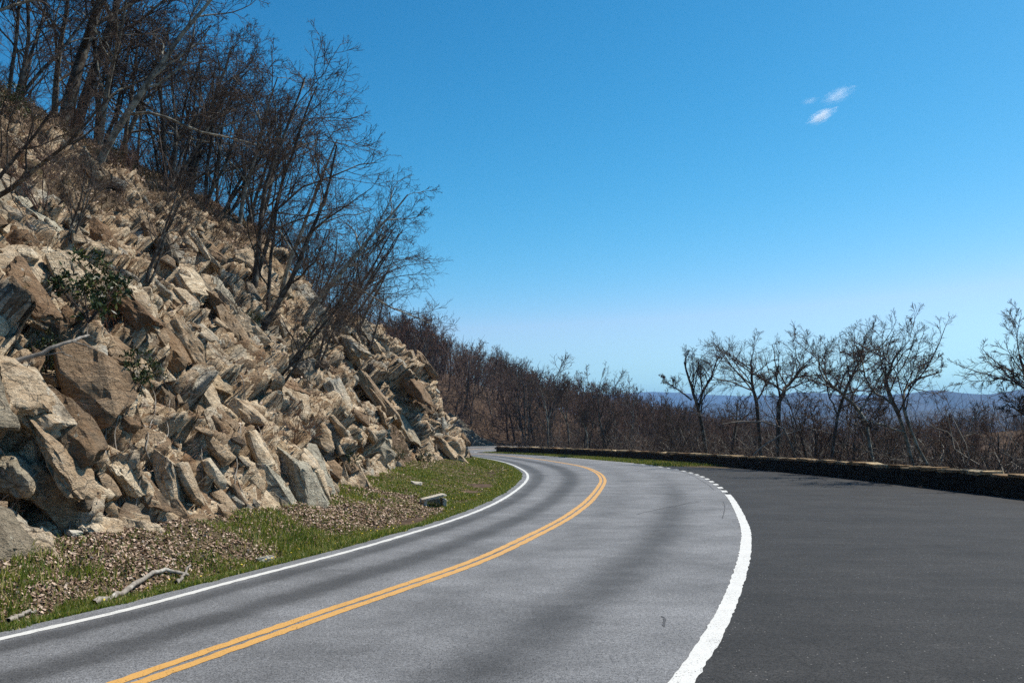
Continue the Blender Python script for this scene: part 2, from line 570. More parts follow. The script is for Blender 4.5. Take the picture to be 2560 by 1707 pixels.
# ------------------------------------------------------------------ the road
Lp = [(-10.4, -7), (-8.0, -0.5), (-6.1, 5.2), (-4.81, 8.87), (-4.24, 10.21), (-3.62, 12.39), (-2.73, 15.28), (-1.89, 18.59), (-1.21, 21.63), (-0.58, 25.42), (-0.02, 30.44), (0.52, 37.5), (0.74, 43.48), (0.69, 49), (0.38, 55.2), (-0.09, 61.52), (-0.9, 68.6), (-2.4, 78), (-4.5, 88), (-7.4, 96.5), (-10.1, 103), (-10.8, 109), (-9.3, 114), (-6, 117), (0, 118.5), (10, 118.5), (25, 116), (45, 110), (65, 103)]
Yp = [(-7.0, -6.5), (-5.6, -1.5), (-4.3, 3.2), (-2.97, 7.33), (-2.13, 9.75), (-1.32, 11.97), (-0.49, 14.37), (0.36, 17.7), (1.13, 21.02), (1.74, 24.19), (2.34, 27.79), (3.23, 34.16), (3.94, 40.33), (4.37, 47.67), (4.33, 56.09), (3.54, 64.19), (1.94, 75.03), (-0.5, 87.2), (-3.6, 95.5), (-6.5, 101.5), (-7.5, 106), (-6.6, 110.5), (-3.5, 113.2), (1, 114.3), (10, 114.3), (25, 112), (45, 106), (63, 99.5)]
Rp = [(-3.6, -6.5), (-1.5, -0.5), (0.2, 4.2), (1.31, 7.33), (1.87, 8.87), (2.5, 10.81), (3.26, 13.35), (4.02, 16.1), (4.95, 19.9), (6.4, 27.0), (7.33, 32.28), (8.04, 36.99), (8.68, 42.01), (9.1, 47.17), (9.15, 53.01), (8.85, 58.29), (8.17, 63.5), (6.62, 70.5), (4.7, 79), (2.1, 88.5), (-0.4, 95), (-2.8, 99.5), (-4.1, 103), (-3.9, 106), (-2.2, 108.6), (1, 109.8), (10, 110), (25, 108), (45, 102), (61, 96)]


def road_z(x, y):
    return 0.055 * np.clip(y - 108.5, 0, 14) - 0.10 * np.clip(x - 5, 0, 60) * sstep(98, 106, np.asarray(y, float))


def curve(pts, n=1600):
    Q, s = spline(pts, n)
    return smooth_curve(Q, 25), s


Lc, Ls = curve(Lp)
Yc, Ys = curve(Yp)
Rc, Rs = curve(Rp)


def nearest_idx(A, B):
    out = np.empty(len(A), int)
    for i in range(0, len(A), 200):
        d = ((A[i:i + 200, None] - B[None]) ** 2).sum(2)
        out[i:i + 200] = d.argmin(1)
    return np.maximum.accumulate(out)


Yst = Yc[::2]
Lst = Lc[nearest_idx(Yst, Lc)]
Rst = Rc[nearest_idx(Yst, Rc)]
Lst = smooth_curve(Lst.copy(), 30)
Rst = smooth_curve(Rst.copy(), 30)
Lout = Lst - normals2(Lst) * 0.30
n_st = len(Yst)
rows, tv = [], []
rows.append(Lout); tv.append(-1.12)
for f in np.linspace(0, 1, 13)[:-1]:
    rows.append(Lst * (1 - f) + Yst * f); tv.append(f - 1)
for f in np.linspace(0, 1, 19):
    rows.append(Yst * (1 - f) + Rst * f); tv.append(f)
Rout = Rst + normals2(Rst) * 0.25
rows.append(Rout); tv.append(1.06)
rows = np.stack(rows, 1)
tvv = np.repeat(np.array(tv)[None], n_st, 0)
Vr = np.concatenate([rows, road_z(rows[..., 0], rows[..., 1])[..., None]], 2)


def bandf(t, c, wd):
    return np.exp(-((t - c) / wd) ** 2)


yy = rows[..., 1]
wear = 0.95 * bandf(tvv, -0.86, 0.10) + 0.95 * bandf(tvv, -0.42, 0.13) + 0.75 * bandf(tvv, 0.60, 0.13) * sstep(60, 20, yy) + 0.32 * bandf(tvv, 0.22, 0.12)
road_me = mesh_np('road', Vr.reshape(-1, 3), grid_faces(n_st, rows.shape[1]), M_ROAD, True,
                  {'wear': np.clip(wear, 0, 1).ravel(), 'skid': np.zeros(wear.size)})
road = link('road', road_me, kind='structure')


def strip(name, P, wd, mat, zoff, parent, off=0.0):
    N = normals2(P)
    rj = np.random.default_rng(len(P))
    a = P + N * (off - wd / 2 + 0.006 * rj.normal(size=(len(P), 1)))
    b = P + N * (off + wd / 2 + 0.006 * rj.normal(size=(len(P), 1)))
    V = np.empty((len(P), 2, 3))
    for k, q in enumerate((a, b)):
        V[:, k, :2] = q
        V[:, k, 2] = road_z(q[:, 0], q[:, 1]) + zoff
    return link(name, mesh_np(name, V.reshape(-1, 3), grid_faces(len(P), 2), mat), parent)


strip('white_edge_line', Lc, 0.115, M_WHITE, 0.004, road)
strip('yellow_line', Yc, 0.125, M_YELL, 0.004, road, -0.088)
strip('yellow_line', Yc, 0.125, M_YELL, 0.004, road, 0.088)
i0 = np.argmin(np.abs(Rc[:, 1] - 30.0))
i1 = np.argmin(np.abs(Rc[:800, 1] - 63.0))
strip('white_edge_line', Rc[:i0 + 1], 0.185, M_WHITE, 0.008, road)
strip('white_edge_line', Rc[i1:], 0.14, M_WHITE, 0.008, road)
for s0 in np.arange(Rs[i0] + 1.15, Rs[i1] - 0.5, 2.25):
    sel = np.linspace(s0, s0 + 1.05, 4)
    strip('lane_dash', np.stack([np.interp(sel, Rs, Rc[:, k]) for k in (0, 1)], 1), 0.19, M_WHITE, 0.008, road)
# tyre scuffs and cracks in the right-hand lane, as thin dark sheets on the asphalt
M_SCUFF, nt_, b_ = new_mat('tyre_scuff', 0.8, 0.3)
b_.inputs['Base Color'].default_value = (0.075, 0.075, 0.078, 1)
for pts in ([(1590, 1286), (1640, 1274), (1700, 1262), (1752, 1254)], [(1700, 1262), (1730, 1254), (1756, 1252)],
            [(1671, 1173), (1720, 1184), (1765, 1208), (1786, 1226)], [(1808, 1253), (1812, 1270), (1805, 1297)],
            [(1632, 1327), (1652, 1325)], [(1655, 1540), (1662, 1548), (1658, 1565)]):
    P = np.array([ground_pix(*q)[:2] for q in pts])
    P, _ = spline(P, 24)
    strip('tyre_scuff', P, 0.022, M_SCUFF, 0.004, road)
# ------------------------------------------------------------------ guard wall line and the pull-off
Wp = [(11.0, -14), (13.6, 0), (14.9, 12), (15.45, 22), (15.5, 30), (15.3, 37), (14.9, 44), (13.9, 52), (12.5, 59), (10.4, 68), (7.7, 78), (4.6, 87), (1.4, 94.5), (-1.6, 100.6)]
Wc, Ws = spline(Wp, 900)
Wc = smooth_curve(Wc, 10)
Wn = normals2(Wc)
# pull-off asphalt: from the road edge out to the wall, as far as the grass strip
ka = np.linspace(0, i1 + 20, 260).astype(int)
A = Rc[ka] - normals2(Rc)[ka] * 0.02
yb = np.interp(A[:, 1], Wc[:, 1], Wc[:, 0])
B = np.stack([yb - 0.25, A[:, 1]], 1)
end = sstep(50, 66, A[:, 1])          # tapers into the road where the grass begins
B[:, 0] = B[:, 0] * (1 - end) + (A[:, 0] + 0.15) * end
fr = np.linspace(0, 1, 24)[None, :, None]
G = A[:, None] * (1 - fr) + B[:, None] * fr
Vg = np.concatenate([G, np.full(G.shape[:2] + (1,), 0.004)], 2)
link('pull_off_pavement', mesh_np('pull_off_pavement', Vg.reshape(-1, 3), grid_faces(*G.shape[:2]), M_LOT), kind='structure')
# ------------------------------------------------------------------ rock bank on the left
# stations: foot x, foot y, crest x, crest y, crest height, profile exponent, rockiness
ST = np.array([
    (-11.5, -6, -22, -6, 11.0, 1.2, .9), (-9.0, 3.5, -19.8, 3.5, 11.5, 1.2, .9), (-6.7, 10.3, -18.5, 12, 12.0, 1.15, 1), (-5.35, 14.3, -17.2, 20, 12.4, 1.15, 1),
    (-4.45, 18.6, -16.0, 27, 12.4, 1.2, 1), (-4.35, 24, -15.0, 33, 12.2, 1.2, 1), (-4.5, 31, -13.7, 38.5, 12.0, 1.3, 1),
    (-4.9, 38.5, -12.4, 42.5, 11.3, 1.4, .95), (-5.4, 44.5, -13.5, 46.5, 9.6, 1.25, .45), (-5.2, 48.5, -13.2, 50.5, 9.3, 1.4, .5),
    (-4.0, 52.3, -11.5, 53.6, 9.2, 1.9, 1), (-2.7, 54.6, -10.4, 55.6, 9.0, 2.1, 1), (-3.0, 57, -11, 58, 9.2, 1.9, 1),
    (-6, 62.5, -14, 61, 9.6, 1.5, .8), (-11, 70, -19, 65, 11, 1.3, .6), (-17, 82, -27, 74, 13, 1.2, .4), (-24, 100, -37, 88, 16, 1.1, .3), (-30, 125, -50, 105, 20, 1.1, .3)])
ss, _ = spline(ST, 1800)
# place stations denser where they are nearer the camera
mid = 0.6 * ss[:, :2] + 0.4 * ss[:, 2:4]
seg = np.r_[0, np.linalg.norm(np.diff(mid, axis=0), axis=1)]
rate = 1.0 / np.maximum(0.055, 0.0034 * np.linalg.norm(mid, axis=1))
cum = np.cumsum(seg * rate)
NS = int(min(cum[-1], 900))
si = np.linspace(0, cum[-1], NS)
S = np.stack([np.interp(si, cum, ss[:, k]) for k in range(7)], 1)
Vlen = np.interp(si, cum, np.cumsum(seg))
NT = 215
t1 = np.linspace(0, 1, NT)
foot = S[:, None, 0:2]
crest = S[:, None, 2:4]
z0 = 0.30
XY = foot + (crest - foot) * t1[None, :, None]
pr = 1 - (1 - t1[None]) ** S[:, 5:6]
Z = z0 + (S[:, 4:5] - z0) * pr
# plateau behind the crest
t2 = (np.linspace(0, 1, 46)[1:]) ** 1.6
outd = S[:, 2:4] - S[:, 0:2]
outd = outd / np.linalg.norm(outd, axis=1)[:, None]
outd = 0.3 * outd + 0.7 * np.array([-1.0, 0.12])
plat = S[:, None, 2:4] + outd[:, None] * (60 * t2)[None, :, None]
endsl = (S[:, 4:5] - z0) * S[:, 5:6] * 0
Zp = S[:, 4:5] + 60 * t2[None] * 0.10 + 1.1 * (1 - np.exp(-60 * t2[None] / 2.5))
XY = np.concatenate([XY, plat], 1)
Z = np.concatenate([Z, Zp], 1)
B3 = np.concatenate([XY, Z[..., None]], 2)
Uarc = np.concatenate([np.zeros((NS, 1)), np.cumsum(np.linalg.norm(np.diff(B3, axis=1), axis=2), axis=1)], 1)
Vv = np.repeat(Vlen[:, None], B3.shape[1], 1)
tt = np.concatenate([np.repeat(t1[None], NS, 0), np.repeat(1 + t2[None], NS, 0)], 1)
du = np.gradient(B3, axis=1)
dv = np.gradient(B3, axis=0)
Nn = np.cross(du, dv)
Nn /= np.linalg.norm(Nn, axis=2)[..., None] + 1e-9
if Nn[NS // 3, 50, 2] < 0:
    Nn = -Nn
X_, Y_, Z_ = B3[..., 0], B3[..., 1], B3[..., 2]
patch = fbm(X_ * 0.28, Y_ * 0.28, Z_ * 0.35, 11, 4)
rockm = S[:, 6:7] * (1 - 0.50 * sstep(0.40, 0.66, tt + 0.2 * patch) - 0.66 * sstep(0.78, 0.98, tt + 0.25 * patch)) + 0.7 * patch - 0.06
rockm = np.clip(rockm, 0, 1) * (1 - sstep(0.98, 1.06, tt))
wu = Uarc + 0.55 * fbm(X_ * 0.9, Y_ * 0.9, Z_ * 0.9, 3, 3)
wv = Vv + 0.55 * fbm(X_ * 0.9 + 9, Y_ * 0.9, Z_ * 0.9, 5, 3) + 0.15 * Uarc
d1, e1 = facets(wu, wv, 1.9, 1.25, 21, 0.62, 0.55, -0.20)
c1 = facets.cell
d2, e2 = facets(wu, wv, 0.85, 0.60, 31, 0.48, 0.42, -0.18)
c2 = facets.cell
d3, e3 = facets(wu + 0.1 * d2, wv, 0.36, 0.27, 41, 0.32, 0.3, -0.1)
c3 = facets.cell
d4, e4 = facets(wu, wv, 0.19, 0.13, 51, 0.7, 0.7)
cellv = 0.40 * c1 + 0.35 * c2 + 0.25 * c3
up_ = sstep(0.25, 0.75, tt)
rel = (0.95 - 0.40 * up_) * d1 + (0.50 - 0.05 * up_) * d2 + (0.15 + 0.08 * up_) * d3 + (0.06 + 0.07 * up_) * d4 - 0.60 * np.exp(-(e1 / 0.06) ** 2) - 0.26 * np.exp(-(e2 / 0.09) ** 2)
rel = rel + 0.45 * fbm(X_ * 0.35, Y_ * 0.35, Z_ * 0.35, 61, 3)
soft = 0.5 * fbm(X_ * 0.8, Y_ * 0.8, Z_ * 0.8, 71, 5) + 0.05 * d3 + 0.04 * d4
fade = sstep(0.0, 0.07, tt) * (1 - sstep(1.0, 1.15, tt) * 0.75)
rsel = sstep(0.25, 0.6, rockm)
disp = (rel * rsel + soft * (1 - rsel)) * (0.25 + 0.75 * fade)
BV = B3 + Nn * disp[..., None]
BV[..., 2] = np.maximum(BV[..., 2], -0.3 + 0.5 * tt)
bank_F = grid_faces(NS, B3.shape[1])
bank_me = mesh_np('rock_bank', BV.reshape(-1, 3), bank_F, M_BANK, False, {'rock': rockm.ravel(), 'cell': cellv.ravel()})
bank = link('rock_bank', bank_me, kind='structure')
sub_i = np.arange(0, NS, 2)
sub_j = np.arange(0, B3.shape[1], 2)
BVs = BV[sub_i][:, sub_j]
bank_bvh = BVHTree.FromPolygons([tuple(v) for v in BVs.reshape(-1, 3)], [tuple(f) for f in grid_faces(len(sub_i), len(sub_j))])
CAMV = Vector((0, 0, HC))


def bank_hit(px, py):
    d = Vector(pix(px, py, 1.0)) - CAMV
    h = bank_bvh.ray_cast(CAMV, d.normalized())
    return h[0], h[1]


def bank_z(x, y):
    h = bank_bvh.ray_cast(Vector((x, y, 80)), Vector((0, 0, -1)))
    return h[0].z if h[0] else None


# ------------------------------------------------------------------ grass verge between the road and the bank
vi = np.arange(0, n_st)
vi = vi[(Lout[vi, 1] < 92)]
LV = Lout[vi]
fdense, _ = spline(ST[:, :2], 1500)
fi = nearest_idx(LV, fdense)
FV = smooth_curve(fdense[fi].copy(), 40)
NW = 44
wf = np.linspace(0, 1, NW)[None, :]
VX = LV[:, None] * (1 - wf[..., None]) + (FV - (LV - FV) * 0.10)[:, None] * wf[..., None]


def verge_h(f, x, y):
    n = fbm(x * 0.9, y * 0.9, 0 * x, 81, 4)
    return -0.004 - 0.10 * np.sin(np.clip(f, 0, 0.5) * 2 * math.pi) * sstep(0, 0.1, f) + 0.52 * sstep(0.35, 1.0, f) + 0.16 * n * sstep(0.0, 0.35, f)


VZ = verge_h(np.repeat(wf, len(LV), 0), VX[..., 0], VX[..., 1])
VV = np.concatenate([VX, VZ[..., None]], 2)
link('grass_verge', mesh_np('grass_verge', VV.reshape(-1, 3), grid_faces(len(LV), NW), M_VERGE, True), kind='structure')


def verge_pt(i, f):
    """i: fractional station, f: 0 at the asphalt .. 1 at the foot of the rocks"""
    i = np.clip(i, 0, len(LV) - 1.001)
    a = np.floor(i).astype(int)
    r = (i - a)[:, None]
    g = np.clip(f, 0, 1) * (NW - 1)
    b = np.minimum(np.floor(g).astype(int), NW - 2)
    q = (g - b)[:, None]
    return (VV[a, b] * (1 - r) * (1 - q) + VV[a + 1, b] * r * (1 - q) + VV[a, b + 1] * (1 - r) * q + VV[a + 1, b + 1] * r * q)


# ------------------------------------------------------------------ ground sheet, valley and mountains
def warp(n, near, far, k):
    u = np.linspace(-1, 1, n)
    return np.sign(u) * (near * np.abs(u) * (1 - np.abs(u) ** k) + far * np.abs(u) ** k)


def ground_h(x, y):
    x = np.asarray(x, float)
    y = np.asarray(y, float)
    shp = x.shape
    P = np.stack([x.ravel(), y.ravel()], 1)
    ref = np.vstack([Wc[::6], Rc[1000::8], Lc[1000::8]])
    D = np.empty(len(P))
    for i in range(0, len(P), 4000):
        D[i:i + 4000] = np.sqrt(((P[i:i + 4000, None] - ref[None]) ** 2).sum(2)).min(1)
    D = D.reshape(shp)
    xw = np.interp(y, Wc[:, 1], Wc[:, 0])
    right = sstep(-0.3, 0.8, np.where(y < 100.6, x - xw, x + 2))
    right = np.where(y > 118.2, 0, right)
    d = np.clip(D - 0.6, 0, None)
    fall = -0.42 * d + 0.0
    fall = np.maximum(fall, -9 - 0.13 * np.clip(d - 20, 0, 700) - 0.02 * np.clip(d, 0, 6000))
    inner = -0.10 + 0 * x
    z = inner * (1 - right) + (fall - 0.12) * right
    # hillside beyond the far bend, high on the left
    rise = sstep(119.5, 150, y)
    u = 23 - x - 0.06 * np.clip(y - 120, 0, 400)
    hill = 0.33 * np.where(u > 0, u, 0.4 * u) + 1.5
    hill = np.where(hill > 0, np.minimum(hill, 60), np.maximum(hill, -100 - 0.015 * (y + np.abs(x))))
    zf = hill * rise + 0.4 * sstep(118.5, 121, y) * (1 - rise)
    zf = zf + np.where((x < -2) & (y > 119), np.clip(1.05 * (-2 - x), 0, 5.0) * sstep(123.5, 127.5, y) * (1 - rise), 0)
    z = np.where(y > 118.2, zf - 0.12, z)
    # shoulder of wooded ground on the right
    sh = 15.5 * np.exp(-(((x - 128) / 52) ** 2) - ((y - 165) / 60) ** 2)
    z = z + sh * sstep(30, 60, x)
    z = np.maximum(z, -150)
    return z


gx = warp(300, 150, 11000, 3.0)
gy = warp(300, 150, 11000, 3.0) + 90
GX, GY = np.meshgrid(gx, gy, indexing='ij')
GZ = ground_h(GX, GY)
ins = sstep(-7, -13, GX) * (GY < 119)
GZ = GZ - 1.2 * ins
rr = np.hypot(GX, GY)
GZ = GZ + 0.35 * fbm(GX * 0.15, GY * 0.15, 0 * GX, 91, 3) * ((GX > 20) | (GY > 124)) - 0
GV = np.stack([GX, GY, GZ], 2)
ground_me = mesh_np('ground', GV.reshape(-1, 3), grid_faces(300, 300), M_GROUND, True)
link('ground', ground_me, kind='structure')


def ridge(dist, amp, base, seed, x0, x1, prof, depth):
    """a mountain range running across the view, from its skyline profile"""
    n, m = 260, 40
    xs = np.linspace(x0, x1, n)
    top = base + amp * fbm(xs / 900.0, xs * 0 + seed, xs * 0, seed, 5)
    if prof:
        px, pz = zip(*prof)
        top = np.interp(xs / dist * FPX + 1280, px, [(YH - q) / FPX * dist for q in pz]) + amp * 0.35 * fbm(xs / 500.0, xs * 0, xs * 0, seed, 4)
    v = np.linspace(-1, 1, m)
    sh = np.cos(v * math.pi / 2) ** 1.2
    X = np.repeat(xs[:, None], m, 1)
    Yv = dist + depth * v[None] + 0 * X
    Zv = -152 + (top[:, None] + 152) * sh[None]
    Zv = Zv + 0.16 * (top[:, None] + 152) * fbm(X / 420.0, Yv / 420.0, 0 * X, seed + 3, 4) * (1 - sh[None] ** 4)
    V = np.stack([X, Yv, Zv], 2)
    return link('mountain_ridge', mesh_np('mountain_ridge', V.reshape(-1, 3), grid_faces(n, m), M_HILL, True), kind='structure')


ridge(5200, 40, 190, 5, -5200, 7200, [(-1200, 1030), (1500, 1030), (1700, 1022), (1900, 1000), (1990, 978), (2060, 984), (2150, 996), (2250, 990), (2330, 977), (2400, 985), (2470, 988), (2560, 974), (2700, 962), (3600, 985)], 900)
ridge(3300, 45, 20, 9, -3300, 5200, [(-1200, 1060), (1600, 1050), (1800, 1040), (2000, 1034), (2200, 1030), (2350, 1022), (2560, 1012), (3400, 1000)], 700)
ridge(9000, 60, 330, 13, -9000, 12000, [(-1200, 1000), (1500, 985), (1640, 981), (1780, 986), (2000, 990), (2300, 984), (2560, 990), (3600, 985)], 1300)
# ------------------------------------------------------------------ individual rocks
rng = np.random.default_rng(7)


def hull_rock(seed, n=16, flat=(1.0, 0.7, 0.5), fine=True):
    """an angular block: a box cut by random joints, roughened a little along its edges"""
    import bmesh
    r = np.random.default_rng(seed)
    bm = bmesh.new()
    bmesh.ops.create_cube(bm, size=2.0)
    for k in range(7):
        nrm = r.normal(size=3)
        nrm /= np.linalg.norm(nrm)
        dd = 0.62 + 0.38 * r.random()
        res = bmesh.ops.bisect_plane(bm, geom=bm.verts[:] + bm.edges[:] + bm.faces[:], plane_co=Vector(nrm * dd), plane_no=Vector(nrm), clear_outer=True)
        ed = [e for e in res['geom_cut'] if isinstance(e, bmesh.types.BMEdge)]
        if ed:
            bmesh.ops.contextual_create(bm, geom=ed)
    bmesh.ops.bevel(bm, geom=bm.edges[:], offset=0.035, segments=1, affect='EDGES')
    bmesh.ops.triangulate(bm, faces=bm.faces[:])
    for lim in ((0.5, 0.28, 0.28) if fine else ()):
        bmesh.ops.subdivide_edges(bm, edges=[e for e in bm.edges if e.calc_length() > lim], cuts=1)
        bmesh.ops.triangulate(bm, faces=bm.faces[:])
    bm.normal_update()
    co = np.array([v.co[:] for v in bm.verts])
    nn = np.array([v.normal[:] for v in bm.verts])
    dd, ee = facets(co[:, 0] + co[:, 2] * 0.7, co[:, 1] - co[:, 2] * 0.6, 0.55, 0.4, seed, 0.6, 0.6)
    co = co + nn * (0.13 * dd + 0.10 * fbm(co[:, 0] * 2.2, co[:, 1] * 2.2, co[:, 2] * 2.2, seed, 3))[:, None]
    for v, c in zip(bm.verts, co):
        v.co = Vector((c[0] * flat[0], c[1] * flat[1], c[2] * flat[2]))
    me = bpy.data.meshes.new('rock')
    bm.to_mesh(me)
    bm.free()
    return me


ROCKS = [hull_rock(100 + k, flat=[(1, .7, .42), (1, .8, .6), (.9, .75, .7), (1, .55, .35)][k % 4]) for k in range(20)]
ROCKS_G = []
for me in ROCKS[:8]:
    g = me.copy()
    ROCKS_G.append(g)
for me in ROCKS:
    me.materials.append(M_ROCK)
for me in ROCKS_G:
    me.materials.append(M_GREY)


def frame_rot(nrm, spin, tilt=0.0, rg=rng):
    """x axis down the slope, z axis along the surface normal"""
    n = Vector(nrm).normalized()
    down = Vector((0, 0, -1)) - n * (-n.z)
    if down.length < 0.05:
        down = Vector((1, 0, 0)) - n * n.x
    down.normalize()
    side = n.cross(down)
    from mathutils import Matrix
    m = Matrix((down, side, n)).transposed()
    m = m @ Matrix.Rotation(spin, 3, 'Z') @ Matrix.Rotation(tilt, 3, 'Y') @ Matrix.Rotation(rg.normal() * 0.18, 3, 'X')
    return m.to_euler()


def put_rock(me, p, nrm, size, spin=0.0, tilt=0.0, sink=0.3, stretch=(1, 1, 1), parent=None, **kw):
    o = link('rock', me, parent if parent is not None else bank, **kw)
    n = Vector(nrm).normalized()
    o.location = Vector(p) + n * size * (0.45 - sink)
    o.rotation_euler = frame_rot(nrm, spin, tilt)
    o.scale = (size * stretch[0], size * stretch[1], size * stretch[2])
    return o


# named blocks of the face, where the photograph shows them: px, py, half size, grey?, spin, tilt, stretch
SMOOTHN = Vector((0.72, -0.25, 0.65))
HERO = [(760, 1195, 1.15, 1, .25, .15, (1.35, .85, .8)), (690, 1230, 1.0, 1, .3, .1, (1.5, .7, .6)), (700, 1290, .75, 1, .2, .1, (1.2, .9, .6)),
        (855, 1140, .85, 0, .1, .25, (1.1, .9, .6)), (640, 1045, .8, 0, -.2, -.25, (1, 1, .9)), (700, 1130, .7, 1, .4, .3, (1.2, 1, .6)),
        (800, 1090, .9, 0, .1, -.2, (1.2, .9, .7)), (540, 1060, 1.1, 0, .3, .1, (1.6, .7, .6)), (420, 1010, .75, 1, .0, .2, (1.1, 1.2, .8)),
        (520, 960, .8, 1, .6, .1, (1.3, .8, .5)), (250, 960, 1.15, 0, .2, .1, (1.2, 1.2, .7)), (70, 1010, .95, 0, -.1, -.2, (1.2, 1.1, .9)),
        (120, 560, .95, 1, .1, .1, (1.5, .9, .5)), (40, 1180, .7, 1, .2, .1, (1.2, 1.1, .7)), (150, 1260, .8, 0, .1, .0, (1.5, .9, .6)),
        (330, 1200, .6, 0, .4, .2, (1, 1, .8)), (430, 1190, .75, 0, .0, .1, (1.2, 1.1, .7)), (460, 1300, .65, 0, .3, .1, (1.4, .9, .6)),
        (90, 1380, .6, 0, .1, 0, (1.4, 1.2, .7)), (250, 1330, .6, 0, .1, 0.1, (1.3, .9, .6)), (960, 1010, 1.7, 0, .1, .1, (2.1, .7, .5)),
        (1035, 960, 1.6, 0, .0, .15, (2.0, .6, .4)), (1060, 990, 1.3, 0, .05, .2, (1.9, .7, .35)), (1010, 1070, 1.6, 1, .1, .1, (1.6, .8, .6)),
        (1110, 1110, 1.2, 0, .05, .05, (1.6, .8, .6)), (1150, 1150, 1.0, 1, .1, .1, (1.3, .8, .7)), (940, 1120, 1.1, 1, .2, .1, (1.4, .8, .6)),
        (1060, 1150, .9, 0, .2, .1, (1.3, .9, .7)), (870, 1020, 1.2, 0, .2, .1, (1.6, .8, .5)), (600, 850, 1.0, 0, .1, .1, (2.2, .6, .5)),
        (480, 880, .9, 0, .2, .1, (2.0, .6, .5)), (700, 960, .9, 0, .1, -.1, (1.4, .9, .6)), (560, 780, .8, 0, .3, .1, (1.8, .6, .5)),
        (330, 760, .7, 0, .1, .1, (1.8, .9, .4)), (200, 720, .9, 0, .2, .1, (2.0, 1, .35)), (60, 720, .8, 0, .1, .1, (1.8, 1.1, .4)),
        (500, 700, .6, 1, .2, .1, (1.7, .7, .5)), (260, 590, .6, 0, .3, .2, (1.4, .8, .7)), (420, 640, .6, 0, .1, .1, (1.5, .8, .6))]
for k, (px, py, s, g, spin, tilt, stv) in enumerate(HERO):
    p, nrm = bank_hit(px, py)
    if p is None:
        continue
    put_rock((ROCKS_G if g else ROCKS)[k % 8], p, (Vector(nrm) * 0.25 + SMOOTHN), s * 0.68, spin, tilt, 0.50, tuple(x ** 0.5 for x in stv))
# the rest of the broken face
ok = np.argwhere((rockm[:, :NT] > 0.45) & (tt[:, :NT] < 0.93) & (S[:, 1:2] > 8) & (S[:, 1:2] < 60))
wgt = 1.0 / np.maximum(12, np.hypot(XY[ok[:, 0], ok[:, 1], 0], XY[ok[:, 0], ok[:, 1], 1])) ** 0.5
for k in rng.choice(len(ok), 250, False, wgt / wgt.sum()):
    i, j = ok[k]
    p, nrm = BV[i, j], Nn[i, j]
    dist = np.linalg.norm(p[:2])
    low = 1 - tt[i, j]
    s = (0.14 + 0.30 * rng.random() ** 1.6) * (0.75 + 0.6 * low) * (1 + dist / 90)
    put_rock(ROCKS[rng.integers(len(ROCKS))] if rng.random() < 0.72 else ROCKS_G[rng.integers(8)], p, nrm + rng.normal(size=3) * 0.13, s * 1.12,
             rng.normal() * 0.28, rng.normal() * 0.12 + 0.06, 0.46, (1.0 + 0.6 * rng.random(), 0.8 + 0.4 * rng.random(), 0.5 + 0.5 * rng.random()))

# smaller rubble wedged between them, too much to pick apart
SIMPLE = []
for k in range(10):
    me = hull_rock(700 + k, flat=[(1, .7, .45), (1, .8, .6), (.9, .75, .7)][k % 3], fine=False)
    SIMPLE.append((np.array([v.co[:] for v in me.vertices]), np.array([p.vertices[:] for p in me.polygons])))
RV, RF, RCell, b0 = [], [], [], 0
wgt2 = wgt * (1 - 0.75 * tt[ok[:, 0], ok[:, 1]])
for k in rng.choice(len(ok), 1200, False, wgt2 / wgt2.sum()):
    i, j = ok[k]
    v, f = SIMPLE[rng.integers(10)]
    sz = (0.07 + 0.17 * rng.random() ** 1.7) * (1 + np.linalg.norm(BV[i, j, :2]) / 80)
    from mathutils import Euler
    rot = np.array(frame_rot(Nn[i, j] + rng.normal(size=3) * 0.16, rng.normal() * 0.4, rng.normal() * 0.18).to_matrix())
    RV.append((v * sz * np.array([1.0 + 0.6 * rng.random(), 0.9, 0.8])) @ rot.T + BV[i, j] + Nn[i, j] * sz * 0.05)
    RF.append(f + b0)
    RCell.append(np.full(len(v), rng.random()))
    b0 += len(v)
RV = np.vstack(RV)
link('rubble', mesh_np('rubble', RV, np.vstack(RF), M_BANK, False, {'rock': np.ones(len(RV)), 'cell': np.concatenate(RCell)}), bank, kind='stuff')
# ------------------------------------------------------------------ the stone guard wall
WALL_H, WALL_T = 0.64, 0.46
wall = link('stone_wall', None, None, (13.0, 55.0, 0), 'low stone guard wall with shade-darkened face and pale capstones curving along the pull-off', 'wall')
WB = np.array([13.0, 55.0, 0.0])
sel = slice(0, len(Wc), 3)
Pw, Nw = Wc[sel], Wn[sel]
prof = [(-WALL_T / 2 + 0.05, -0.6), (-WALL_T / 2 + 0.05, WALL_H - 0.03), (WALL_T / 2 - 0.05, WALL_H - 0.03), (WALL_T / 2 - 0.05, -1.4)]
V = np.stack([np.c_[Pw + Nw * o, np.full(len(Pw), z)] for o, z in prof], 1) - WB
nF = grid_faces(len(Pw), 4)
capq = np.array([[(len(Pw) - 1) * 4 + k for k in (0, 1, 2, 3)]])
link('mortar_core', mesh_np('mortar_core', V.reshape(-1, 3), np.vstack([nF, capq]), M_MORTAR), wall)


def stone_mesh(seed, mat, jit=0.10):
    import bmesh
    r = np.random.default_rng(seed)
    bm = bmesh.new()
    bmesh.ops.create_cube(bm, size=1.0)
    for v in bm.verts:
        v.co += Vector(r.normal(size=3) * jit * 0.5)
    bmesh.ops.bevel(bm, geom=bm.edges[:], offset=0.10, segments=1, affect='EDGES')
    for v in bm.verts:
        v.co += Vector(r.normal(size=3) * 0.012)
    me = bpy.data.meshes.new('stone')
    bm.to_mesh(me)
    bm.free()
    me.materials.append(mat)
    return me


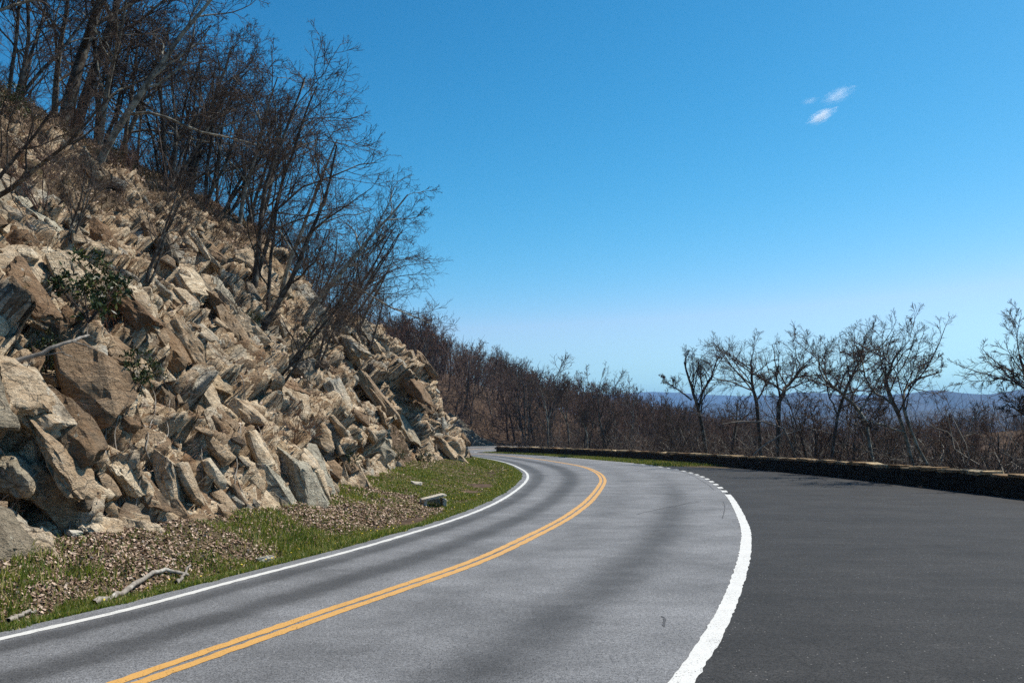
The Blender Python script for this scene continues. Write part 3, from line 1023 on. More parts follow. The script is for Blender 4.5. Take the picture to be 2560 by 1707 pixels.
CAPS = [stone_mesh(500 + k, M_WALL, 0.12) for k in range(8)]
STONES = [stone_mesh(520 + k, M_WALL_SHADE, 0.13) for k in range(8)]


def wall_at(s):
    p = np.array([np.interp(s, Ws, Wc[:, k]) for k in (0, 1)])
    n = np.array([np.interp(s, Ws, Wn[:, k]) for k in (0, 1)])
    return p, n / np.linalg.norm(n)


rw = np.random.default_rng(3)
s = 16.0
while s < Ws[-1] - 0.2:
    ln = 0.55 + 0.75 * rw.random()
    p, n = wall_at(s + ln / 2)
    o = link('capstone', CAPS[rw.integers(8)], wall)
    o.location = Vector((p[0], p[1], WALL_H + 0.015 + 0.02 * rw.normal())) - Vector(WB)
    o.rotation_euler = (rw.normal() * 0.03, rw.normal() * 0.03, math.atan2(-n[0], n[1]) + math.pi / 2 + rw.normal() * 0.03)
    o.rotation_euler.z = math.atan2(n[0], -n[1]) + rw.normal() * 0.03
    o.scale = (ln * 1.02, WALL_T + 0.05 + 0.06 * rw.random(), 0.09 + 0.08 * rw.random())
    s += ln + 0.02
stone_list = []
for row in range(3):
    s = 20.0 + 0.2 * row
    while s < Ws[-1] - 0.3:
        ln = 0.28 + 0.42 * rw.random()
        stone_list.append((s + ln / 2, row, ln))
        s += ln + 0.025
stone_list.sort(key=lambda q: abs(q[0] - 40.0) if q[0] < 40 else (q[0] - 40.0) * 0.8)
restV, restF = [], []
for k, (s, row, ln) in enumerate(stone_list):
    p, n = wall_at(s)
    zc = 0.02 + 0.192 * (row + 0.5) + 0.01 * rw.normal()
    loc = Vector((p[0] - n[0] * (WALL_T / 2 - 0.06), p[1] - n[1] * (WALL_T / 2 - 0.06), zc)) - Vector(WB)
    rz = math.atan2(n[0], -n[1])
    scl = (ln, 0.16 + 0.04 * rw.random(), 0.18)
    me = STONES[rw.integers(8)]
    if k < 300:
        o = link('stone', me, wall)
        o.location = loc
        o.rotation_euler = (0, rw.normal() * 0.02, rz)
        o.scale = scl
    else:
        c, sn = math.cos(rz), math.sin(rz)
        b0 = sum(len(v) for v in restV)
        co = np.array([v.co[:] for v in me.vertices]) * np.array(scl)
        restV.append(np.stack([co[:, 0] * c - co[:, 1] * sn + loc[0], co[:, 0] * sn + co[:, 1] * c + loc[1], co[:, 2] + loc[2]], 1))
        restF += [[b0 + i for i in pl.vertices] for pl in me.polygons]
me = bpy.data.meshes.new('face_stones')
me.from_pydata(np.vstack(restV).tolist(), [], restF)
me.materials.append(M_WALL_SHADE)
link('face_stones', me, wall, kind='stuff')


# ------------------------------------------------------------------ trees
class Tubes:
    def __init__(self):
        self.b = {}

    def add(self, P, Rr, sides):
        self.b.setdefault((P.shape[1], sides), []).append((P, Rr))

    def build(self, name, mat):
        VS, FS, base = [], [], 0
        for (n, k), lst in self.b.items():
            P = np.concatenate([a for a, _ in lst])
            Rr = np.concatenate([r for _, r in lst])
            T = np.gradient(P, axis=1)
            T /= np.linalg.norm(T, axis=2)[..., None] + 1e-9
            m = T.mean(1)
            ref = np.where(np.abs(m[:, 2:3]) > 0.8, np.array([[1.0, 0, 0]]), np.array([[0, 0, 1.0]]))
            u = np.cross(T, ref[:, None])
            u /= np.linalg.norm(u, axis=2)[..., None] + 1e-9
            v = np.cross(T, u)
            a = np.arange(k) * 2 * math.pi / k
            ring = P[:, :, None] + Rr[:, :, None, None] * (np.cos(a)[None, None, :, None] * u[:, :, None] + np.sin(a)[None, None, :, None] * v[:, :, None])
            nb = len(P)
            VS.append(ring.reshape(-1, 3))
            i = np.arange(nb)[:, None, None] * n * k
            j = np.arange(n - 1)[None, :, None] * k
            q = np.arange(k)[None, None]
            q2 = (q + 1) % k
            f = np.stack([i + j + q, i + j + q2, i + j + k + q2, i + j + k + q], 3).reshape(-1, 4)
            FS.append(f + base)
            base += nb * n * k
        return mesh_np(name, np.concatenate(VS), np.concatenate(FS), mat, True)


def sprout(r, P, Rr, k, n, ratio, ang, wander, up, fmin, rrat, rmin, lean=(0, 0, 0), lenmin=0.0, flen=0.55):
    """k children on every parent branch (all parents at once)"""
    Bn, m = P.shape[:2]
    seg = np.linalg.norm(np.diff(P, axis=1), axis=2).sum(1)
    f = fmin + (1 - fmin) * (np.arange(k)[None] + r.random((Bn, k))) / k
    f = np.clip(f, 0, 0.995)
    g = f * (m - 1)
    a = np.minimum(g.astype(int), m - 2)
    q = (g - a)[..., None]
    bi = np.arange(Bn)[:, None]
    st = P[bi, a] * (1 - q) + P[bi, a + 1] * q
    T = P[bi, a + 1] - P[bi, a]
    T /= np.linalg.norm(T, axis=2)[..., None] + 1e-9
    rad = Rr[bi, a] * (1 - q[..., 0]) + Rr[bi, a + 1] * q[..., 0]
    rnd = r.normal(size=T.shape)
    pv = rnd - T * (rnd * T).sum(2)[..., None]
    pv /= np.linalg.norm(pv, axis=2)[..., None] + 1e-9
    th = R_(ang) * (0.65 + 0.7 * r.random((Bn, k)))[..., None]
    d = np.cos(th) * T + np.sin(th) * pv + np.array([0, 0, up]) + np.array(lean)
    d /= np.linalg.norm(d, axis=2)[..., None]
    ln = np.maximum(seg[:, None] * ratio * (1 - flen * (f - fmin) / (1 - fmin)) * (0.6 + 0.7 * r.random((Bn, k))), lenmin)
    st, d, ln, rad = st.reshape(-1, 3), d.reshape(-1, 3), ln.ravel(), rad.ravel()
    Q = np.empty((len(st), n, 3))
    Q[:, 0] = st
    for i in range(1, n):
        d = d + r.normal(size=d.shape) * wander + np.array([0, 0, up * 0.5]) + np.array(lean) * 0.4
        d /= np.linalg.norm(d, axis=1)[:, None]
        Q[:, i] = Q[:, i - 1] + d * (ln / (n - 1))[:, None]
    r0 = np.maximum(rad * rrat, rmin)
    tp = np.linspace(1, 0.35, n)[None]
    return Q, np.maximum(r0[:, None] * tp, rmin * 0.7)


def make_stem(r, base, d, length, r0, n=12, wander=0.07, up=0.06, tip=0.25):
    d = np.array(d, float)
    d /= np.linalg.norm(d)
    P = [np.array(base, float)]
    for i in range(1, n):
        d = d + r.normal(size=3) * wander + np.array([0, 0, up])
        d /= np.linalg.norm(d)
        P.append(P[-1] + d * length / (n - 1))
    rr = r0 * (tip + (1 - tip) * np.linspace(1, 0, n) ** 0.9)
    rr[0] *= 1.25
    return np.array(P), rr


def make_tree(seed, stems, spec, lean=(0, 0, 0), bark=None, twig=None, split=1):
    """stems: (points, radii); spec: one tuple per branching level; returns trunk mesh, crown mesh"""
    r = np.random.default_rng(seed)
    tr, cr = Tubes(), Tubes()
    cur = {}
    for P, Rr in stems:
        tr.add(P[None], Rr[None], 7)
        cur.setdefault(len(P), []).append((P, Rr))
    cur = [(np.stack([a for a, _ in v]), np.stack([b for _, b in v])) for v in cur.values()]
    for lv, (k, n, sides, ratio, ang, wander, up, fmin, rrat, rmin, leanf) in enumerate(spec):
        nxt = []
        for P, Rr in cur:
            Q, q = sprout(r, P, Rr, k, n, ratio, ang, wander, up, fmin, rrat, rmin, tuple(leanf * x for x in lean))
            (tr if lv < split else cr).add(Q, q, sides)
            nxt.append((Q, q))
        cur = nxt
    return tr.build('trunk', bark or M_BARK), cr.build('crown', twig or M_TWIG)


FULL = [(8, 8, 5, .60, 44, .17, .06, .24, .52, .016, .5), (7, 6, 4, .52, 44, .18, .03, .2, .55, .010, .45), (6, 5, 3, .55, 42, .18, .02, .15, .7, .0072, .35), (4, 3, 3, .6, 38, .18, .01, .1, .8, .0058, .25)]
MID = [(9, 7, 4, .6, 42, .16, .10, .22, .55, .025, .5), (6, 5, 3, .52, 42, .18, .06, .2, .6, .016, .4), (6, 4, 3, .55, 42, .2, .04, .15, .7, .012, .3), (3, 3, 3, .5, 40, .2, .03, .2, .8, .010, .2)]
FAR = [(8, 6, 4, .6, 42, .16, .12, .22, .55, .04, .3), (6, 4, 3, .55, 42, .18, .08, .2, .6, .028, .2), (6, 3, 3, .55, 42, .2, .06, .1, .7, .02, .2)]
BRUSH = [(5, 5, 3, .55, 38, .14, .08, .2, .7, .007, .2), (4, 4, 3, .55, 40, .16, .04, .15, .75, .005, .2)]


def stems_lean(r, n, H, r0, tilt, spread):
    out = []
    for i in range(n):
        d = np.array([math.tan(R_(tilt)) + r.normal() * spread, r.normal() * spread, 1.0])
        out.append(make_stem(r, (r.normal() * 0.12 * (n > 1), r.normal() * 0.12 * (n > 1), -0.35), d, H * (0.85 + 0.3 * r.random()), r0 * (0.75 + 0.5 * r.random())))
    return out


protos_bank, protos_up = [], []
for k in range(8):
    r = np.random.default_rng(900 + k)
    n = [1, 2, 1, 3, 1, 2, 3, 4][k]
    st = stems_lean(r, n, 7.6 - 0.35 * n, 0.135 / n ** 0.4, 8 if k % 2 else 14, 0.15)
    protos_bank.append(make_tree(910 + k, st, FULL, (0.11, -0.02, 0.0), M_BARKL if k in (0, 2, 4) else M_BARK))
for k in range(4):
    r = np.random.default_rng(960 + k)
    protos_up.append(make_tree(970 + k, stems_lean(r, 1, 9.0, 0.165, 9, 0.08), FULL, (0.10, 0, 0.0), M_BARKL if k % 2 else M_BARK))
protos_wall = []
for k in range(6):
    r = np.random.default_rng(930 + k)
    n = [1, 2, 1, 2, 3, 1][k]
    protos_wall.append(make_tree(940 + k, stems_lean(r, n, 7.0, 0.15 / n ** 0.4, 0, 0.22), MID, (-0.03, 0, 0), M_BARK, M_TWIGB if k % 2 else M_TWIG))
protos_far = []
for k in range(6):
    r = np.random.default_rng(980 + k)
    protos_far.append(make_tree(985 + k, stems_lean(r, 1 + k % 2, 8.0, 0.16, 0, 0.12), FAR, (0, 0, 0), M_BARKL if k == 4 else M_BARK, [M_TWIG, M_TWIGB, M_TWIG, M_TWIGB, M_TWIG, M_TWIGR][k]))
protos_brush = []
for k in range(5):
    r = np.random.default_rng(990 + k)
    st = []
    for i in range(9):
        a = r.random() * 6.28
        sp = 0.2 + 0.5 * r.random()
        st.append(make_stem(r, (0.1 * math.cos(a), 0.1 * math.sin(a), -0.08), (sp * math.cos(a), sp * math.sin(a), 1), 1.0 + 0.8 * r.random(), 0.012, 7, 0.12, 0.03))
    protos_brush.append(make_tree(995 + k, st, BRUSH, (0, 0, 0), [M_TWIGB, M_TWIG, M_TWIGR, M_TWIGB, M_TWIG][k], [M_TWIGB, M_TWIG, M_TWIGR, M_TWIGB, M_TWIG][k]))


NAMES_B = ['pale single-trunked', 'dark two-stemmed', 'pale slender', 'dark three-stemmed', 'pale lichen-spotted', 'dark double-stemmed', 'dark bushy three-stemmed', 'dark many-stemmed']
NAMES_U = ['dark tall straight', 'pale tall straight', 'dark high-crowned', 'pale high-crowned']
NAMES_W = ['dark single-stemmed', 'brown two-stemmed', 'dark crooked', 'brown forked', 'dark three-stemmed', 'brown slim']
NAMES_F = ['dark', 'brown two-stemmed', 'dark slim', 'brown forked', 'pale-trunked']


def zone(p, cuts, words):
    px = p[0] / p[1] * FPX + 1280
    return words[int(np.searchsorted(cuts, px))]


def plant(proto, p, scale, rz, label, cat='tree', group=None, name='bare_tree', tilt=(0, 0)):
    o = link(name, None, None, Vector(p), label, cat, group)
    o.rotation_euler = (tilt[0], tilt[1], rz)
    o.scale = (scale,) * 3
    for nm, me in zip(('trunk', 'crown'), proto):
        link(nm if name != 'bare_shrub' else {'trunk': 'stem', 'crown': 'crown'}[nm], me, o)
    return o


rt = np.random.default_rng(44)
TOPX = [850, 1000, 1100, 1160, 1250, 1340, 1450, 1560, 1640, 1700, 1800, 2000, 2200, 2350, 2600, 3200]
TOPY = [730, 775, 800, 828, 868, 905, 940, 966, 982, 1000, 1036, 1062, 1052, 1034, 1000, 990]


def max_top(x, y):
    """height of the wood's upper edge at a place: tall on the hill at left, falling away to the saddle at right"""
    return HC + (YH - np.interp(x / y * FPX + 1280, TOPX, TOPY)) / FPX * y


# wood on top of the bank
G_TOP, L_TOP = 'bare trees crowding the top of the bank', 'bare grey tree in the dense leaning wood along the top of the rocky bank'
cnt = 0
for k in range(400):
    i = rt.integers(NS)
    if not (7 < S[i, 3] < 46):
        continue
    off = -0.6 + 8.5 * rt.random() ** 1.3
    dd = S[i, 2:4] - S[i, 0:2]
    dd /= np.linalg.norm(dd)
    q = S[i, 2:4] + dd * off + rt.normal(size=2) * 0.3
    z = bank_z(q[0], q[1])
    if z is None:
        continue
    near_l = q[1] < 33
    if near_l and rt.random() < 0.6:
        kk = rt.integers(4)
        pro, wd0 = protos_up[kk], NAMES_U[kk]
    else:
        kk = rt.integers(8)
        pro, wd0 = protos_bank[kk], NAMES_B[kk]
    lab = wd0 + ' bare tree ' + ('at the brink' if off < 2 else 'a few steps back' if off < 6 else 'deep in the wood') + ' of the bank top, ' + zone(q, [130, 330, 520], ['far left', 'left part', 'middle part', 'right end'])
    plant(pro, (q[0], q[1], z), 0.8 + 0.38 * rt.random(), rt.normal() * 0.55 - 0.2, lab, 'tree', G_TOP)
    cnt += 1
    if cnt >= 84:
        break
# brushy gully and the far spur
G_GUL, L_GUL = 'bare trees in the brushy gully', 'slender bare tree leaning out of the brushy gully between the two rock spurs'
cnt = 0
for k in range(400):
    i = rt.integers(NS)
    if not (43 < S[i, 1] < 60):
        continue
    f = 0.28 + 0.9 * rt.random()
    q = S[i, 0:2] * (1 - f) + S[i, 2:4] * f
    if S[i, 1] > 51 and f < 0.75:
        continue
    z = bank_z(q[0], q[1])
    if z is None:
        continue
    kk = rt.integers(8)
    plant(protos_bank[kk], (q[0], q[1], z), 0.48 + 0.40 * rt.random(), rt.normal() * 0.5 - 0.1, NAMES_B[kk] + ' bare tree leaning out of the brushy gully, ' + ('low on its slope' if f < 0.5 else 'half way up' if f < 0.85 else 'at its top') + zone(q, [750, 900], [', left side', ', middle', ', right side']), 'tree', G_GUL, tilt=(0, 0.08))
    cnt += 1
    if cnt >= 10:
        break
# trees of the bank that stand out singly
for px, py, pr_, scl, rz, ty, lab in [
        (165, 640, 3, 0.34, 0.2, 0.0, 'small dark twisted tree growing alone out of the rock face at upper left'),
        (368, 690, 6, 0.42, 0.4, 0.0, 'many-stemmed small bare tree rooted in the middle of the rock face'),
        (-70, 520, 5, 0.55, -0.3, 0.9, 'bare low branch reaching in over the rock face at the left edge'),
        (420, 470, 7, 0.95, 0.1, 0.0, 'large fan of dark stems rising from the very brink of the bank'),
        (250, 400, 0, 0.95, 0.0, 0.28, 'pale lichened trunk leaning far to the right on the bank top'),
        (600, 560, 4, 1.0, 0.2, 0.15, 'pale leaning trunk with arched crown at the right end of the bank top'),
        (665, 800, 5, 0.95, -0.1, 0.22, 'tall leaning tree with splayed crown rising against the sky from the gully'),
        (690, 960, 6, 0.50, 0.2, 0.3, 'thin dark sapling with many stems leaning over the lower rocks'),
        (830, 830, 3, 0.85, 0.0, 0.35, 'outermost leaning tree whose twigs reach farthest right over the far spur'),
        (790, 930, 1, 0.5, 0.0, 0.4, 'slim sapling leaning right above the far rock spur'),
        (640, 700, 1, 1.05, 0.1, 0.25, 'dark two-stemmed tree leaning right just past the end of the bank top'),
        (700, 740, 4, 0.95, -0.2, 0.3, 'pale leaning trunk in the upper left of the gully'),
        (770, 780, 0, 0.85, 0.2, 0.38, 'pale single trunk slanting right over the gully'),
        (860, 810, 5, 0.75, 0.1, 0.45, 'double-stemmed dark tree bending low over the far spur'),
        (900, 815, 2, 0.6, 0.0, 0.3, 'slender pale tree nearest the crest of the far spur'),
        (560, 530, 6, 0.9, 0.2, 0.2, 'dark bushy tree on the last step of the bank top')]:
    p, nrm = bank_hit(px, py)
    if p is None:
        h = bank_z(-17.5, 22) or 9
        p = Vector((-13.0, 19.0, bank_z(-13.0, 19.0) or 7))
    plant(protos_bank[pr_], p, scl, rz, lab, 'tree', tilt=(0, ty))
# wooded hillside beyond the far bend
G_FAR, L_FAR = 'bare trees on the far hillside', 'small bare tree in the wood on the hillside beyond the far bend'


def gz(x, y):
    return float(ground_h(np.array([x]), np.array([y]))[0])


cnt = 0
far_xy = np.c_[rt.uniform(-48, 42, 1500), 121 + 95 * rt.random(1500) ** 1.5]
far_z = ground_h(far_xy[:, 0], far_xy[:, 1])
for (x, y), z in zip(far_xy, far_z):
    if x < -12 and y < 140 or x / y < -0.24:
        continue
    kk = rt.integers(5)
    red = -18 < x < -9 and 135 < y < 165 and rt.random() < 0.5
    sc_ = min((0.75 + 0.5 * rt.random()) * (1 + (y - 120) / 500), (max_top(x, y) - z) / 8.6 * (0.85 + 0.3 * rt.random()))
    if sc_ < 0.35:
        continue
    plant(protos_far[5 if red else kk], (x, y, z - 0.2), sc_, rt.random() * 6.28,
          'rust-brown budding tree high in the wood on the hillside beyond the far bend' if red else NAMES_F[kk] + ' bare tree on the far hillside, ' + zone((x, y), [1050, 1200, 1400], ['highest part', 'above the grey outcrop', 'above the wall end', 'low right part']) + (', at its front' if y < 140 else ', farther up'), 'tree', 'rust-brown trees on the far hillside' if red else G_FAR)
    cnt += 1
    if cnt >= 72:
        break
for k, (px, dp, tp) in enumerate([(985, 128, 790), (1015, 140, 798), (1040, 132, 806), (1062, 150, 812), (1085, 138, 822), (1000, 155, 785), (1048, 160, 800)]):
    x = (px - 1280) / FPX * dp
    z = gz(x, dp)
    plant(protos_far[5], (x, dp, z - 0.2), max(0.5, (HC + (YH - tp) / FPX * dp - z) / 8.6), k * 0.9,
          'rust-brown budding tree where the far hillside meets the left slope', 'tree', 'rust-brown trees on the far hillside')
# trees between the wall and the far road, and down the slope at the right
G_BEH, L_BEH = 'bare trees just behind the wall', 'bare tree in the row close behind the stone wall'
for k in range(44):
    s = Ws[-1] - 1 - (Ws[-1] - 30) * rt.random()
    p, n = wall_at(s)
    q = p + n * (1.5 + 13 * rt.random() ** 1.3)
    if q[1] < 58 and rt.random() < 0.55:
        continue
    z = gz(*q)
    kk = rt.integers(6)
    sc_ = min(0.75 + 0.35 * rt.random(), (max_top(q[0], q[1]) - z) / 7.4 * (0.8 + 0.45 * rt.random()))
    if sc_ < 0.25:
        continue
    plant(protos_wall[kk], (q[0], q[1], z - 0.2), sc_, rt.random() * 6.28, NAMES_W[kk] + ' bare tree behind the wall, ' + zone(q, [1400, 1650, 1850, 2100, 2350], ['near its far end', 'along the grass strip', 'left of the lone forked tree', 'among the dark trees at its middle', 'by the leaning pale trees', 'towards the right edge']), 'tree', G_BEH)
G_SH, L_SH = 'bare trees on the wooded slope at right', 'bare tree in the dark wood on the slope far behind the wall at right'
cnt = 0
sh_xy = np.c_[rt.uniform(20, 150, 900), rt.uniform(55, 190, 900)]
sh_z = ground_h(sh_xy[:, 0], sh_xy[:, 1])
for (x, y), z in zip(sh_xy, sh_z):
    if not (0.14 < x / y < 0.72) or z < -45:
        continue
    top = z + 8.5
    lim = HC + np.interp(x / y * FPX + 1280, [1500, 1750, 2000, 2200, 2350, 2600, 3000], [0.050, 0.015, 0.0, 0.010, 0.024, 0.042, 0.05]) * y
    if top > lim:
        continue
    kk = rt.integers(5)
    plant(protos_far[kk], (x, y, z - 0.3), 0.8 + 0.4 * rt.random(), rt.random() * 6.28, NAMES_F[kk] + ' bare tree on the wooded slope far behind the wall, ' + zone((x, y), [1850, 2150, 2400], ['left part', 'below the leaning trees', 'right part', 'at the right edge']), 'tree', G_SH)
    cnt += 1
    if cnt >= 40:
        break


for k, (px, dp, pr_, scl, lab) in enumerate([(1835, 59, 0, .72, 'thin dark tree just right of the lone forked tree'), (1990, 56, 2, .80, 'crooked dark tree crowding behind the broad two-limbed tree'),
                                            (2040, 51, 3, .78, 'brown forked tree left of the slim pale leaning tree'), (2125, 50, 4, .80, 'three-stemmed dark tree between the pale leaning trees'),
                                            (2240, 46, 1, .80, 'brown two-stemmed tree behind the tall twin-trunked tree'), (2350, 45, 5, .70, 'brown slim tree right of the tall twin-trunked tree')]):
    b0 = pix(px, 1150, dp)
    plant(protos_wall[pr_], (b0[0], dp, gz(b0[0], dp) - 0.2), scl * 1.0, k * 1.1, lab, 'tree')


# hero trees along the wall: stems drawn as photograph points at one distance
def hero(stems, depth, label, seed, spec=MID, lean=(0, 0, 0), bark=None, twig=None):
    r = np.random.default_rng(seed)
    b0 = pix(*stems[0][0][0], depth)
    base = Vector((b0[0], depth, gz(b0[0], depth) - 0.2))
    st = []
    for q, r0, r1 in stems:
        P = []
        for i, c in enumerate(q):
            w_ = pix(c[0], c[1] + max(0, 1000 - c[1]) * 0.32, depth)
            w_[1] += r.normal() * 0.12 * i
            P.append(w_)
        if q is stems[0][0] or q[0] == stems[0][0][0]:
            P[0] = np.array([P[0][0], depth, base.z - 0.1])
        P, _ = spline(np.array(P), 10)
        P[1:-1] += r.normal(size=P[1:-1].shape) * 0.03
        st.append((P - np.array(base), np.linspace(r0, r1, 10) * 0.68))
    t, c = make_tree(seed, st, spec, lean, bark, twig, 0)
    o = link('bare_tree', None, None, base, label, 'tree')
    tko = None
    for i, (P, Rr) in enumerate(st):
        tb = Tubes()
        tb.add(P[None], Rr[None], 8)
        k = link('limb' if tko else 'trunk', tb.build('limb' if tko else 'trunk', bark or M_BARK), tko or o)
        tko = tko or k
    link('crown', c, o)


HS = [(9, 7, 4, .50, 48, .14, .04, .25, .5, .014, .5), (7, 6, 3, .50, 40, .14, .04, .12, .6, .010, .4), (6, 4, 3, .58, 36, .15, .04, .1, .7, .0078, .3), (5, 3, 3, .70, 32, .14, .03, .1, .8, .0062, .2)]
hero([([(1768, 1140), (1752, 1060), (1738, 995), (1722, 930), (1710, 860)], .22, .08), ([(1745, 1030), (1758, 965), (1780, 905), (1800, 840)], .13, .05), ([(1730, 1000), (1700, 965), (1655, 925)], .09, .03)], 61,
     'lone dark forked tree left of the others, standing just behind the wall', 1201, HS)
hero([([(1905, 1140), (1894, 1040), (1887, 960), (1886, 900), (1881, 850)], .19, .08), ([(1892, 1000), (1915, 940), (1908, 905)], .09, .05)], 55, 'dark tree with a snapped-off upright top behind the wall', 1202, HS)
hero([([(1941, 1140), (1945, 1030), (1958, 970), (1985, 925), (2012, 870)], .20, .06), ([(1950, 1000), (1945, 950), (1935, 890)], .10, .04), ([(1960, 968), (1995, 945), (2030, 925)], .08, .03)], 52, 'broad dark tree with two thick ascending limbs behind the middle of the wall', 1203, HS)
hero([([(2192, 1160), (2178, 1080), (2140, 1010), (2085, 960), (2055, 900), (2045, 835)], .15, .05), ([(2150, 1030), (2180, 975), (2210, 900)], .08, .04), ([(2100, 975), (2115, 900), (2140, 850)], .07, .03)], 43, 'slim pale tree leaning left with a tall open crown behind the wall', 1204, HS, bark=M_BARKL)
hero([([(2300, 1165), (2262, 1080), (2232, 1010), (2215, 940), (2222, 860), (2245, 820)], .15, .05), ([(2318, 1162), (2272, 1070), (2250, 1000), (2290, 930), (2340, 900)], .12, .04), ([(2232, 1010), (2180, 960), (2155, 880), (2165, 815)], .08, .03), ([(2262, 1080), (2200, 1060), (2140, 1050)], .06, .03)], 38.5, 'tall twin-trunked tree leaning left out of the gap in the capstones', 1205, HS, bark=M_BARKL)
hero([([(2070, 1150), (2090, 1060), (2110, 980), (2125, 900), (2165, 830)], .13, .05), ([(2095, 1040), (2070, 960), (2060, 900)], .07, .03)], 46, 'thin upright tree between the two leaning pale trees', 1206, HS)
hero([([(2660, 1200), (2640, 1080), (2600, 980), (2570, 900), (2550, 830)], .16, .05), ([(2645, 1090), (2570, 1040), (2500, 1010)], .08, .03), ([(2610, 1000), (2540, 940), (2510, 880)], .07, .03)], 33, 'tree at the right edge whose pale branches reach into the picture', 1207, HS)
hero([([(2000, 1140), (1960, 1080), (1890, 1055), (1800, 1060)], .09, .03), ([(1960, 1080), (1900, 1120), (1880, 1140)], .07, .04), ([(1960, 1085), (2030, 1070), (2100, 1090)], .06, .03)], 50, 'fallen pale tree lying tangled behind the wall below the dark trees', 1208, BRUSH[:1] + BRUSH, bark=M_DEAD, twig=M_TWIGB)
hero([([(1196 + 118, 1130), (1312, 1040), (1310, 960), (1300, 880)], .13, .05)], 106, 'straight dark trunk at the left end of the trees behind the wall', 1209, HS)
hero([([(1372, 1130), (1368, 1060), (1362, 1010), (1350, 960)], .15, .06), ([(1368, 1060), (1385, 1000), (1400, 950)], .08, .03)], 96, 'pale trunked tree second along from the wall end', 1210, HS, bark=M_BARKL)
hero([([(1425, 1132), (1418, 1060), (1395, 1010), (1380, 985)], .15, .06), ([(1418, 1060), (1416, 1000), (1420, 940)], .08, .03)], 90, 'grey tree with a left-leaning limb behind the far part of the wall', 1211, HS, bark=M_BARKL)
hero([([(1520, 1136), (1505, 1080), (1495, 1030), (1498, 960)], .14, .05), ([(1470, 1134), (1466, 1080), (1445, 1040)], .10, .04)], 82, 'pair of pale slanting stems behind the wall where the grass strip begins', 1212, HS, bark=M_BARKL)

# ------------------------------------------------------------------ rock outcrop beside the far road
of, _ = spline([(-15, 110, 7.5), (-12.6, 114.5, 7.0), (-9.6, 118.8, 6.2), (-6, 120.6, 4.2), (-3.2, 121.2, 1.8), (-0.5, 121.3, 0.5)], 90)
on = np.array([-0.45, 0.9])
tf = np.linspace(0, 1, 40)
OP = np.empty((90, 40, 3))
for j, t in enumerate(tf):
    OP[:, j, :2] = of[:, :2] + on * 4.0 * t
    OP[:, j, 2] = 0.1 + of[:, 2] * (1 - (1 - t) ** 1.7)
uu = np.repeat(tf[None] * 6, 90, 0) + 0.4 * fbm(OP[..., 0], OP[..., 1], OP[..., 2], 5, 3)
vv = np.repeat(np.linspace(0, 18, 90)[:, None], 40, 1) + 0.5 * uu + 0.4 * fbm(OP[..., 0] + 5, OP[..., 1], OP[..., 2], 6, 3)
o1, x1 = facets(uu, vv, 2.0, 1.1, 77, 0.6, 0.6)
o2, x2 = facets(uu, vv, 0.8, 0.5, 78, 0.7, 0.7)
rl = (0.9 * o1 + 0.5 * o2 - 0.4 * np.exp(-(x1 / 0.08) ** 2)) * sstep(0, 0.1, tf)[None] * np.minimum(1, of[:, 2:3] / 3)
OP += np.array([0.35, -0.7, 0.6])[None, None] * rl[..., None]
link('rock_outcrop', mesh_np('rock_outcrop', OP.reshape(-1, 3), grid_faces(90, 40), M_FARROCK), kind='structure')
# ------------------------------------------------------------------ grass strip before the far part of the wall
gi = np.where((Rc[:, 1] > 50) & (np.arange(len(Rc)) < 1150) & (Rc[:, 1] < 101))[0]
GA = Rc[gi] + normals2(Rc)[gi] * 0.22
gq = nearest_idx(GA, Wc)
GB = Wc[gq] - Wn[gq] * 0.1
GS = GA[:, None] + (GB - GA)[:, None] * np.linspace(0, 1, 10)[None, :, None]
GSz = -0.006 + 0.05 * np.linspace(0, 1, 10)[None] * sstep(50, 62, GS[..., 1])
link('grass_strip', mesh_np('grass_strip', np.concatenate([GS, GSz[..., None]], 2).reshape(-1, 3), grid_faces(len(gi), 10), M_VERGE, True), kind='structure')


# ------------------------------------------------------------------ grass blades, leaf litter, dry grass, underbrush
def blades(name, P, h, wd, mat, seed, lean=0.5):
    r = np.random.default_rng(seed)
    n = len(P)
    a = r.random(n) * 2 * math.pi
    dx = np.stack([np.cos(a), np.sin(a), 0 * a], 1)
    b = r.random(n) * 2 * math.pi
    ln = lean * r.random(n) * h
    tip = P + np.stack([np.cos(b) * ln, np.sin(b) * ln, h * (0.65 + 0.35 * r.random(n))], 1)
    V = np.stack([P - dx * wd[:, None] / 2, P + dx * wd[:, None] / 2, tip], 1)
    rnd = np.repeat(r.random(n), 3)
    return link(name, mesh_np(name, V.reshape(-1, 3), np.arange(3 * n).reshape(-1, 3), mat, False, {'rnd': rnd}), kind='stuff')


def litter(name, P, N, size, mat, seed, tilt=0.5):
    r = np.random.default_rng(seed)
    n = len(P)
    nn = N + r.normal(size=(n, 3)) * tilt
    nn /= np.linalg.norm(nn, axis=1)[:, None]
    q = r.normal(size=(n, 3))
    u = np.cross(nn, q)
    u /= np.linalg.norm(u, axis=1)[:, None] + 1e-9
    v = np.cross(nn, u)
    sz = size[:, None]
    up = nn * sz * 0.35
    V = np.stack([P - u * sz * 0.62, P - v * sz * 0.4 + up * r.random((n, 1)), P + u * sz * 0.62 + up * r.random((n, 1)), P + v * sz * 0.4 + up * r.random((n, 1))], 1)
    V = V + (nn * 0.25 * sz)[:, None]
    rnd = np.repeat(r.random(n), 4)
    return link(name, mesh_np(name, V.reshape(-1, 3), np.arange(4 * n).reshape(-1, 4), mat, False, {'rnd': rnd}), kind='stuff')


